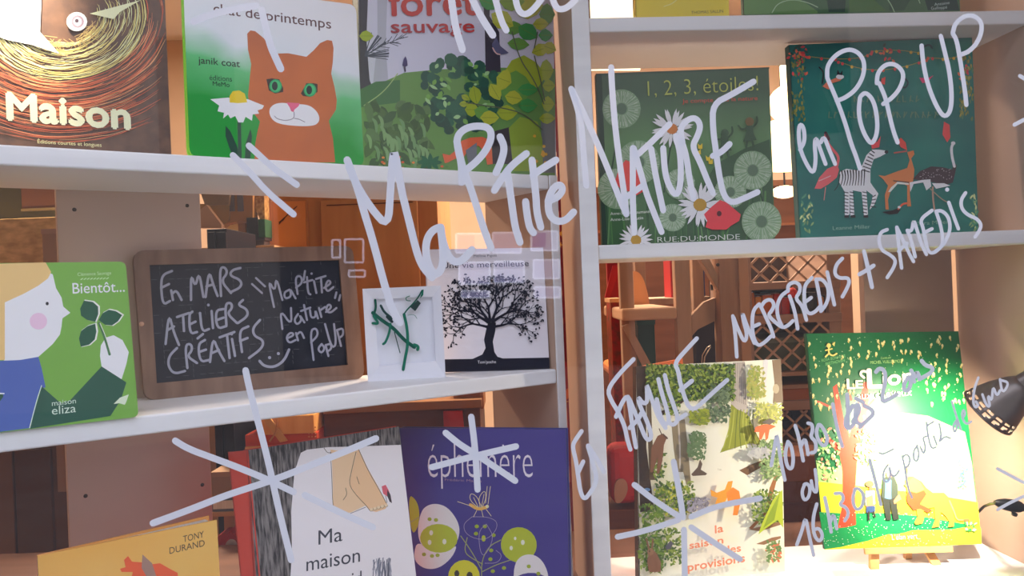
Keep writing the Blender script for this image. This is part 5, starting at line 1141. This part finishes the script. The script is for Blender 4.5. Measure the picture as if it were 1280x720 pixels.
# lattice rack
YLt = 1.95
XA, XB = at(926, 400, YLt).x, at(1052, 400, YLt).x
r = empty('lattice_rack', ((XA + XB) / 2, YLt + .15, 0), 0, 'wooden rack with lattice fronts and coloured books, behind the lower right shelves', 'rack')
RK = noise_mat((146, 120, 104), (162, 134, 116), 1, (5, 5, 50), .6, name='rack_wood'); ztop = at_z(985, 312, YLt)
for xa in (XA, XB - .03):
    mb = MB(); mb.box((xa, YLt, 0), (.03, 0, 0), (0, .3, 0), (0, 0, ztop), RK); mb.build('upright', r, bevel=.002)
mb = MB(); mb.box((XA, YLt + .29, 0), (XB - XA, 0, 0), (0, .01, 0), (0, 0, ztop), mat((70, 56, 50), 1, .8)); mb.build('back_panel', r)
for y0, y1 in ((352, 361), (393, 404), (465, 470), (481, 486), (501, 513), (553, 560)):
    za, zb = at_z(985, y1, YLt), at_z(985, y0, YLt); mb = MB(); mb.box((XA, YLt - .004, za), (XB - XA, 0, 0), (0, .29, 0), (0, 0, zb - za), RK); mb.build('shelf', r, bevel=.001)
def lattice(y0, y1, n):
    zt, zb = at_z(985, y0, YLt), at_z(985, y1, YLt); h = zt - zb; W = XB - XA - .06; x0 = XA + .03
    mb = MB(); st = W / n; t = .0026
    for k in range(-3, n + 3):
        for s_ in (1, -1):
            xb = x0 + st * k; xt = xb + s_ * h * 1.05
            p, q = Vector((xb, YLt + .002, zb)), Vector((xt, YLt + .002, zt))
            lo, hi = 0.0, 1.0
            for bnd in (x0, x0 + W):
                if (p.x - bnd) * (q.x - bnd) < 0:
                    tt = (bnd - p.x) / (q.x - p.x)
                    if (bnd == x0) == (q.x > p.x): lo = max(lo, tt)
                    else: hi = min(hi, tt)
                elif (p.x < x0 and q.x < x0) or (p.x > x0 + W and q.x > x0 + W): hi = -1
            if hi <= lo: continue
            a_, b_ = p.lerp(q, lo), p.lerp(q, hi); d = (b_ - a_).normalized(); nn = Vector((-d.z, 0, d.x)) * t
            mb.prism([a_ + nn, b_ + nn, b_ - nn, a_ - nn], Vector((0, .005, 0)), mat((184, 156, 134), 1, .6))
    mb.build('lattice', r, 'criss-cross lattice front')
lattice(316, 352, 4); lattice(404, 463, 4); lattice(514, 552, 4)
mb = MB(); fbox(mb, 930, 486, 1046, 501, YLt + .01, .2, mat((170, 104, 60), 1, .5)); mb.build('drawer', r, bevel=.002)
x = 932
for i, c in enumerate([(200, 120, 50), (206, 140, 60), (190, 100, 40), (176, 44, 36), (186, 40, 36), (60, 60, 60), (90, 110, 70), (56, 60, 70), (190, 120, 50), (64, 54, 50)]):
    wd = (12, 9, 14, 10, 11, 12, 10, 12, 9, 12)[i]
    rb = thing_box('book_on_rack', x, 366 + (i * 5) % 7, x + wd - 1, 393, YLt + .02, .15, mat(c, 1, .6), ['amber book leftmost on the lattice rack shelf', 'light orange book beside the amber one', 'rust orange book in the rack', 'dark red book in the rack', 'bright red book mid rack', 'black book mid rack beside the red one', 'olive book in the rack', 'slate grey book in the rack', 'ochre book in the rack', 'brown book rightmost on the rack shelf'][i], 'book', part='cover', group='books on the lattice rack'); sub(rb, 'pages', PAPER, x + 2, 365 + (i * 5) % 7, x + wd - 3, 366 + (i * 5) % 7, YLt + .03, .12)
    x += wd
rb = thing_box('wicker_basket', 940, 425, 1040, 463, YLt + .03, .2, mat((84, 96, 74), 1, .8), 'grey green basket behind the lower lattice of the rack', 'basket'); sub(rb, 'rim', mat((110, 120, 96), 1, .7), 938, 422, 1042, 428, YLt + .025, .21)
A = at(990, 366, YLt - .02); r = empty('red_ball', (A.x, YLt + .0, A.z - .012), 0, 'small bright red ball hanging on the rack front', 'ball')
mb = MB(); mb.lathe([(.0001, -.013)] + [(.013 * math.cos(t), .013 * math.sin(t)) for t in [-1.2, -.8, -.4, 0, .4, .8, 1.2]] + [(.0001, .013)], A, (0, 0, 1), mat((206, 44, 36), 1, .5), 18); mb.build('ball', r); mb = MB(); mb.tube([A + Vector((0, 0, .013)), at(990, 352, YLt - .01)], .001, BLACK, 6); mb.build('string', r)
# dark chest behind the lowest shelf
r = thing_box('dark_chest', 757, 632, 1060, 800, 1.70, .11, noise_mat((84, 42, 24), (102, 54, 32), 1, (5, 5, 40), .5, name='chest_wood'), 'dark reddish brown chest behind the two lowest right-hand books', 'chest', 0)
r.children[0]; sub(r, 'lid', mat((120, 70, 42), 1, .5), 940, 570, 1060, 602, 1.70, .11, bev=.002); sub(r, 'upper_panel', mat((96, 50, 30), 1, .5), 945, 600, 1058, 640, 1.702, .10)
# things seen through the lower left of that compartment
r = thing_box('red_cushion', 762, 560, 798, 632, 1.705, .09, RED, 'red cushion propped above the dark chest', 'cushion', part='cover', bev=.02); mb = MB(); pshape(mb, [(768, 600), (782, 598), (786, 612), (778, 628), (768, 630)], 1.70, .006, mat((160, 120, 100), 1), True); mb.build('patch', r)
r = thing_box('orange_stool', 764, 458, 794, 475, 2.25, .25, mat((206, 120, 60), 1, .5), 'orange rounded stool behind the white upright', 'stool', part='seat', bev=.02)
for x in (766, 783): mb = MB(); a_ = at(x, 470, 2.3); mb.box((a_.x, 2.3, 0), (.025, 0, 0), (0, .025, 0), (0, 0, a_.z), mat((206, 130, 60), 1)); mb.build('leg', r)

# ------------------------------------------------------------------ lamps of the shop
GL = emit((255, 222, 176), 2.6, 'lamp_glow')
def lantern(name, label, Y, cx, top, parts_, wire=True):
    A = at(cx, top, Y); r = empty(name, (A.x, Y, A.z), 0, label, 'lamp')
    for pn, prof in parts_:
        mb = MB(); o = at(cx, prof[0][1], Y)
        mb.lathe([(max(rp * Y / F, .0001), (prof[0][1] - yp) * Y / F) for rp, yp in prof], o, (0, 0, 1), GL, 28); mb.build(pn, r)
    if wire: mb = MB(); mb.tube([at(cx, top, Y), Vector((A.x, Y, 2.72))], .003, BLACK, 8); mb.build('cord', r)
    return r
lantern('paper_lantern', 'glowing paper lantern with globe over drum, between dandelion and teal books', 2.3, 987, 82,
        [('lamp_neck', [(0.1, 107), (11, 107), (11, 82), (.1, 82)]), ('globe', [(25 * math.sin(t * PI / 12), 130 + 24 * math.cos(t * PI / 12)) for t in range(13)]), ('drum_shade', [(.1, 214), (24, 212), (25, 196), (24, 152), (.1, 150)])])
lantern('saucer_lamp', 'low glowing saucer lamp beneath the paper lantern', 2.5, 981, 240, [('lamp_shade', [(16 * math.sin(t * PI / 10), 240 + 8 * math.cos(t * PI / 10)) for t in range(11)])])
lantern('drum_lamp', 'big glowing drum lamp at the top, beside the yellow book', 2.4, 764, -40, [('lamp_shade', [(.1, 24), (30, 24), (27, -40), (.1, -40)])])
A, B = at(736, 86, 2.3), at(800, 86, 2.3)
r = empty('tube_lamp', ((A.x + B.x) / 2, 2.3, A.z), 0, 'thin glowing tube lamp just above the dandelion book', 'lamp')
mb = MB(); mb.tube([A, B], .005, emit((255, 236, 200), 3.0, 'tube_glow'), 12); mb.build('tube', r)
mb = MB(); mb.box((A.x, 2.3, A.z + .005), (B.x - A.x, 0, 0), (0, .03, 0), (0, 0, .012), mat((170, 130, 110), 1)); mb.build('housing', r)
for x in (A.x + .01, B.x - .01): mb = MB(); mb.tube([Vector((x, 2.31, A.z + .015)), Vector((x, 2.31, 2.72))], .002, BLACK, 6); mb.build('cord', r)
light('spot_lamp_light', 'SPOT', at(-10, -330, .80), 46, (1.0, .86, .66), .02, at(14, -10, .90), 36, 1.0)
# deep back: dark brown bookshelf behind the lanterns
r = thing_box('brown_bookshelf', 735, 232, 1060, 312, 2.7, .3, noise_mat((130, 84, 56), (146, 96, 66), 1, (5, 5, 40), .6, name='back_wood_brown'), 'low brown bookshelf far behind the dandelion and teal books', 'bookshelf', 0); sub(r, 'top_board', mat((156, 108, 76), 1), 733, 228, 1062, 235, 2.69, .32); sub(r, 'shelf_edge', mat((176, 116, 76), 1), 735, 282, 1060, 285, 2.69, .01)

# ------------------------------------------------------------------ lit displays across the street, mirrored in the pane
def mirror(x, y, D):
    p = CAM + ray(x, y) * (2 * GY + D)
    return Vector((p.x, 2 * GY - p.y, p.z))
SCR = emit((206, 200, 240), 1.3, 'screen_glow'); SCR2 = emit((150, 110, 220), 1.0, 'screen_violet'); BEZ = emit((225, 225, 250), 2.6, 'lit_frame')
for (x0, y0, x1, y1, k) in ((570, 292, 612, 316, 1), (616, 291, 651, 316, 0), (664, 289, 697, 313, 1), (574, 328, 612, 355, 0), (618, 327, 655, 353, 0), (667, 325, 699, 348, 0), (577, 364, 612, 372, 0), (668, 359, 700, 372, 0), (431, 299, 454, 328, 2), (436, 338, 456, 346, 2), (415, 300, 425, 322, 2)):
    a_, b_, c_, d_ = (mirror(x, y, 7.5) for x, y in ((x0, y0), (x1, y0), (x1, y1), (x0, y1)))
    r = empty('display_screen', ((a_ + c_) / 2), 0, 'lit display screen in the shop window across the street', 'screen', 'lit displays across the street')
    n = Vector((0, -.03, 0)); mb = MB(); t = .012
    if k != 2:
        mb.prism([a_, b_, c_, d_], n, SCR); mb.build('panel', r)
        if k == 1: mb = MB(); e = (b_ - a_); g = (d_ - a_); o = Vector((0, .002, 0)); mb.prism([a_ + e * .06 + g * .1 + o, a_ + e * .55 + g * .1 + o, a_ + e * .55 + g * .8 + o, a_ + e * .06 + g * .8 + o], Vector((0, -.001, 0)), SCR2); mb.build('picture', r)
    mb = MB()
    for p, q in ((a_, b_), (b_, c_), (c_, d_), (d_, a_)): mb.tube([p, q], .012, BEZ, 6)
    mb.build('frame', r)

# ------------------------------------------------------------------ paint-pen writing on the pane
def pen_mat():
    m = bpy.data.materials.new('white_paint_pen'); m.use_nodes = True
    n = m.node_tree.nodes; l = m.node_tree.links; n.remove(n['Principled BSDF'])
    d = n.new('ShaderNodeBsdfDiffuse'); d.inputs[0].default_value = (.66, .665, .70, 1)
    t = n.new('ShaderNodeBsdfTranslucent'); t.inputs[0].default_value = (.62, .62, .66, 1)
    mx = n.new('ShaderNodeMixShader'); mx.inputs[0].default_value = .22
    l.new(d.outputs[0], mx.inputs[1]); l.new(t.outputs[0], mx.inputs[2]); l.new(mx.outputs[0], n['Material Output'].inputs[0])
    return m
PEN = pen_mat()
NP = [0]
def pen(strokes, wd, label, name='painted_lettering'):
    mb = MB()
    for s_ in strokes:
        NP[0] += 1; Y = GY - .0004 - NP[0] * 4e-6
        for i, q in enumerate(ribbon(s_, wd)): mb.face([at(x, y, Y - i * 1.2e-6) for x, y in q], PEN)
    return mb.build(name, PANE, label)
pen([[(434, 200), (448, 238), (455, 265), (466, 300), (482, 362), (494, 396), (500, 403)], [(436, 208), (446, 232), (465, 262), (485, 284), (488, 240), (492, 177), (501, 235), (511, 275), (520, 312), (527, 332), (540, 347)],
     [(550, 284), (540, 288), (533, 300), (532, 318), (537, 336), (546, 345), (554, 332), (554, 312), (551, 286)], [(551, 284), (553, 300), (560, 320), (568, 328), (578, 326), (590, 312)]], 9.5, 'white painted word MA')
pen([[(577, 228), (577, 205), (572, 185), (571, 171), (580, 161), (595, 157), (611, 159), (615, 170), (609, 186), (597, 201), (581, 214)], [(571, 176), (577, 205), (583, 222), (587, 231), (597, 262), (608, 296), (614, 310)],
     [(625, 171), (631, 184), (627, 201), (620, 216)], [(618, 238), (626, 225), (638, 208), (658, 192)], [(634, 214), (636, 227), (640, 257), (644, 285), (650, 303)], [(657, 252), (659, 270), (662, 285), (667, 291)],
     [(665, 200), (667, 218), (670, 245), (671, 266), (676, 284)], [(666, 219), (677, 211), (695, 200)], [(685, 251), (697, 247), (704, 237), (700, 230), (691, 235), (685, 250), (686, 268), (695, 277), (707, 276), (717, 265)]], 9, "white painted word P'TITE")
pen([[(714, 111), (724, 142), (728, 167), (730, 200), (733, 232)], [(715, 112), (730, 142), (747, 180), (762, 216), (775, 250), (783, 268)], [(764, 84), (765, 110), (769, 160), (775, 207), (780, 240), (783, 267)],
     [(791, 185), (791, 217), (791, 255), (793, 291)], [(792, 185), (802, 220), (808, 242), (817, 265), (827, 290)], [(782, 247), (805, 231)], [(796, 194), (812, 180), (837, 155)], [(814, 186), (820, 222), (829, 263)],
     [(829, 185), (831, 215), (836, 232), (845, 246), (851, 232), (851, 195), (845, 170)], [(852, 176), (858, 195), (862, 225), (867, 248)], [(853, 178), (850, 160), (860, 149), (870, 147), (876, 157), (872, 170), (865, 183), (875, 202), (882, 220), (891, 241)],
     [(942, 102), (915, 118), (891, 130), (891, 160), (895, 190), (899, 220), (905, 246), (915, 254), (930, 248), (947, 240)], [(891, 195), (902, 190), (912, 180)]], 7.6, 'white painted word NATURE')
pen([[(1000, 187), (1006, 177), (1005, 160), (1000, 154), (998, 166), (1000, 187), (1009, 207), (1017, 218), (1020, 200), (1018, 180), (1020, 171), (1025, 186), (1032, 205)], [(1026, 178), (1030, 170), (1036, 186), (1044, 205)]], 5, 'white painted word EN')
pen([[(1034, 97), (1047, 127), (1057, 155), (1064, 180), (1070, 195), (1075, 211)], [(1034, 96), (1034, 82), (1045, 68), (1060, 61), (1073, 65), (1081, 78), (1079, 96), (1070, 112), (1057, 122), (1046, 126)],
     [(1076, 120), (1082, 115), (1091, 124), (1096, 142), (1097, 165), (1091, 180), (1085, 176), (1077, 160), (1073, 140), (1075, 122)], [(1096, 104), (1097, 91), (1107, 80), (1120, 80), (1130, 91), (1127, 107), (1117, 121), (1104, 130)], [(1099, 104), (1107, 122), (1112, 145), (1117, 165), (1122, 178)]], 5.4, 'white painted word POP')
pen([[(1152, 57), (1154, 80), (1160, 107), (1170, 132), (1180, 147), (1188, 140), (1190, 120), (1187, 90), (1181, 65), (1176, 45)], [(1191, 42), (1196, 50), (1201, 80), (1206, 112), (1208, 131)], [(1191, 41), (1194, 29), (1205, 20), (1217, 19), (1227, 27), (1227, 41), (1220, 56), (1210, 65), (1202, 68)]], 5.6, 'white painted word UP')
pen([[(916, 395), (919, 415), (921, 446)], [(917, 397), (924, 415), (931, 429), (934, 418), (930, 404), (927, 388), (934, 408), (943, 429)], [(949, 380), (942, 387), (940, 400), (941, 420), (947, 433), (956, 428), (964, 420)], [(940, 409), (949, 405)],
     [(952, 385), (958, 398), (964, 411), (967, 421)], [(951, 384), (956, 376), (964, 374), (968, 381), (965, 388), (960, 394), (968, 402), (978, 410), (985, 407), (991, 401)], [(984, 364), (976, 370), (971, 382), (972, 396), (978, 409)],
     [(987, 370), (992, 384), (995, 397), (997, 411)], [(985, 364), (985, 356), (993, 352), (1000, 356), (1000, 365), (994, 373), (1003, 382), (1008, 400)], [(1015, 347), (1006, 356), (1005, 370), (1006, 384), (1011, 393), (1019, 390), (1025, 383)], [(1006, 378), (1014, 372)],
     [(1020, 349), (1024, 368), (1027, 388)], [(1020, 349), (1028, 349), (1035, 358), (1036, 371), (1032, 382), (1026, 389)], [(1034, 340), (1038, 358), (1043, 381)], [(1053, 323), (1045, 331), (1043, 343), (1050, 348), (1060, 347), (1062, 353), (1058, 362), (1053, 371)]], 4.6, 'white painted word MERCREDIS')
pen([[(1080, 314), (1085, 335), (1090, 359)], [(1074, 343), (1083, 338), (1092, 332)]], 5.2, 'white painted plus sign', 'painted_sign')
pen([[(1109, 287), (1101, 290), (1098, 300), (1102, 313), (1112, 318), (1120, 325), (1117, 335), (1109, 347)], [(1121, 284), (1123, 302), (1125, 320), (1127, 335)], [(1121, 284), (1129, 301), (1137, 318), (1142, 327)], [(1123, 314), (1134, 304)],
     [(1134, 288), (1139, 300), (1144, 321)], [(1134, 288), (1140, 289), (1142, 273), (1147, 290), (1152, 306), (1158, 318)], [(1165, 263), (1150, 274), (1154, 285), (1157, 302), (1161, 316), (1168, 316), (1174, 311)], [(1155, 291), (1165, 286)],
     [(1170, 264), (1176, 282), (1179, 300), (1177, 308)], [(1170, 264), (1177, 263), (1185, 270), (1188, 282), (1186, 293), (1179, 307), (1168, 315)], [(1186, 253), (1192, 270), (1198, 286)], [(1184, 237)], [(1207, 241), (1201, 250), (1202, 261), (1210, 269), (1221, 273), (1227, 281), (1224, 289), (1219, 296)]], 4.4, 'white painted word SAMEDIS')
pen([[(727, 539), (717, 553), (716, 560), (720, 576), (723, 597), (725, 613), (730, 625), (737, 617), (747, 601), (741, 578), (735, 558)], [(722, 592), (729, 577)], [(735, 557), (746, 573), (755, 590)]], 5.4, 'white painted word EN')
pen([[(792, 449), (775, 466), (759, 487), (764, 501), (773, 515), (781, 533), (784, 549), (788, 562)], [(770, 521), (779, 500), (785, 494), (792, 512), (800, 530), (806, 546), (811, 551), (815, 545), (808, 524), (800, 508), (797, 495), (803, 504), (809, 504), (809, 489), (808, 479), (815, 500), (823, 522), (832, 535)], [(785, 496), (788, 514), (791, 537), (795, 559)], [(787, 535), (798, 524), (802, 516)],
     [(823, 474), (827, 491), (833, 510), (837, 528), (830, 531), (824, 516), (821, 499)], [(831, 469), (835, 487), (842, 506), (848, 524), (842, 532), (836, 528)], [(871, 423), (857, 438), (843, 454), (848, 464), (850, 478), (855, 494), (860, 508), (867, 512), (876, 505), (893, 489), (909, 475)], [(850, 488), (865, 476)], [(848, 524), (857, 518)]], 5.4, 'white painted word FAMILLE')
pen([[(964, 582), (968, 560), (971, 541), (973, 555), (976, 577), (981, 600)], [(985, 552), (981, 567), (984, 584), (990, 587), (992, 573), (989, 557), (985, 552)], [(994, 532), (998, 545), (1001, 560), (1004, 576)], [(1001, 558), (1006, 547), (1009, 560), (1010, 568)], [(1010, 529), (1015, 530), (1016, 538), (1013, 546), (1020, 552), (1020, 565), (1014, 566)],
     [(1023, 531), (1020, 540), (1023, 551), (1030, 559), (1035, 551), (1032, 541), (1026, 531), (1023, 531)], [(1041, 505), (1044, 523), (1049, 545), (1053, 558)]], 4.6, 'grey-white painted time 10H30')
pen([[(1059, 493), (1060, 510), (1060, 535)], [(1066, 507), (1059, 519), (1056, 530), (1060, 537), (1068, 530), (1072, 516)], [(1066, 527), (1075, 514), (1072, 503), (1069, 512), (1070, 528), (1077, 531)], [(1070, 498), (1079, 503)], [(1080, 507), (1090, 512), (1092, 518), (1084, 525), (1075, 534)],
     [(1095, 465), (1099, 460), (1106, 463), (1107, 476), (1103, 492), (1103, 503), (1111, 499), (1121, 493)], [(1136, 471), (1130, 479), (1130, 488), (1135, 489), (1139, 479), (1138, 468), (1143, 477)], [(1139, 463), (1144, 474), (1146, 463), (1150, 474)], [(1152, 451), (1157, 457), (1166, 459), (1165, 465), (1157, 470), (1149, 474)]], 5.2, 'blue-grey painted words DES 2 ANS')
pen([[(1006, 605), (1002, 615), (1005, 626), (1011, 622), (1013, 610), (1009, 604), (1005, 606)], [(1014, 601), (1016, 612), (1021, 617), (1021, 602), (1019, 587)]], 4.2, 'white painted word OU')
pen([[(996, 681), (1003, 662), (1007, 645), (1011, 668), (1017, 694)], [(1021, 630), (1016, 648), (1017, 668), (1024, 678), (1029, 670), (1024, 660), (1018, 662)], [(1031, 622), (1035, 640), (1039, 665)], [(1037, 655), (1042, 640), (1046, 661)], [(1044, 617), (1052, 616), (1055, 624), (1049, 631), (1058, 634), (1061, 643), (1056, 651)], [(1069, 611), (1065, 625), (1070, 638), (1078, 634), (1080, 618), (1073, 610), (1068, 612)], [(1087, 575), (1094, 600), (1101, 631)]], 4.4, 'white painted time 16H30')
pen([[(1099, 566), (1104, 568), (1117, 561)], [(1110, 581), (1104, 589), (1104, 601), (1110, 603), (1114, 592), (1111, 581), (1113, 593), (1119, 596), (1124, 588)], [(1128, 570), (1132, 590), (1135, 611), (1140, 622)], [(1128, 572), (1133, 567), (1138, 573), (1136, 582), (1131, 585)], [(1147, 557), (1142, 563), (1142, 575), (1147, 577), (1149, 566), (1146, 557)],
     [(1150, 558), (1155, 569), (1157, 557), (1153, 547), (1159, 545)], [(1158, 528), (1160, 545), (1164, 561), (1170, 559)], [(1159, 532), (1167, 527)], [(1167, 545), (1171, 556)], [(1174, 530), (1177, 545), (1173, 554), (1181, 545), (1188, 548)]], 2.8, 'grey painted words A PARTIR')
pen([[(1195, 526), (1191, 533), (1193, 541), (1196, 536), (1196, 525)], [(1190, 502), (1195, 519), (1201, 537)], [(1203, 523), (1207, 517), (1204, 511), (1202, 520), (1207, 531), (1214, 527)]], 3.0, 'grey painted word DE')
pen([[(1223, 472), (1218, 485), (1216, 502), (1219, 510), (1223, 507), (1220, 502)], [(1228, 493), (1233, 507), (1238, 509), (1234, 492), (1240, 503), (1241, 481), (1246, 496), (1250, 488)], [(1250, 474), (1253, 493), (1262, 478), (1250, 475)]], 3.2, 'grey painted words 6 ANS')
pen([[(219, 551), (235, 561), (265, 572), (305, 587), (340, 602), (367, 615)], [(381, 619), (430, 643), (466, 659)], [(470, 548), (430, 565), (392, 580), (350, 597), (320, 607), (280, 620), (240, 636), (191, 654)], [(307, 463), (312, 487), (322, 525), (335, 575), (349, 640), (364, 700)]], 8.4, 'white painted star over the bare-feet book', 'painted_star')
pen([[(589, 521), (594, 561), (597, 612)], [(557, 541), (575, 556), (597, 569), (644, 601)], [(540, 584), (597, 569), (645, 558)]], 8, 'white painted star over the violet book', 'painted_star')
pen([[(842, 577), (850, 620), (854, 647)], [(855, 662), (856, 722)], [(793, 606), (820, 627), (848, 645)], [(864, 659), (895, 680), (925, 699)], [(772, 671), (805, 664), (848, 650)], [(864, 646), (897, 632), (950, 623)]], 7.4, 'white painted star over the cream forest book', 'painted_star')
pen([[(562, -20), (566, 12), (570, 37), (578, 62)], [(586, -10), (600, 19), (616, 44)]], 9, 'white painted stroke', 'painted_stroke')
pen([[(617, -10), (626, 25), (633, 38)], [(643, -10), (647, 12), (655, 19), (665, 14), (680, -5)], [(689, -6), (695, 10), (702, 12), (710, 9), (722, -3)]], 8, 'white painted letters cut by the top edge')
pen([[(242, 27), (258, 20), (275, 15), (300, 10), (320, 7)], [(327, 12), (337, 55), (345, 73), (351, 86)]], 9, 'white painted stroke', 'painted_stroke')
pen([[(311, 182), (322, 192), (340, 209), (371, 231)], [(291, 194), (313, 216), (334, 240), (367, 268)]], 8, 'pair of white painted quote strokes', 'painted_stroke')
pen([[(1247, 586), (1262, 594), (1285, 606)], [(1285, 618), (1265, 627), (1247, 637)]], 4, 'grey painted arrow head', 'painted_arrow')
pen([[(1268, 156), (1285, 147)], [(1275, 95), (1285, 101)]], 5, 'white painted arrow head', 'painted_arrow')
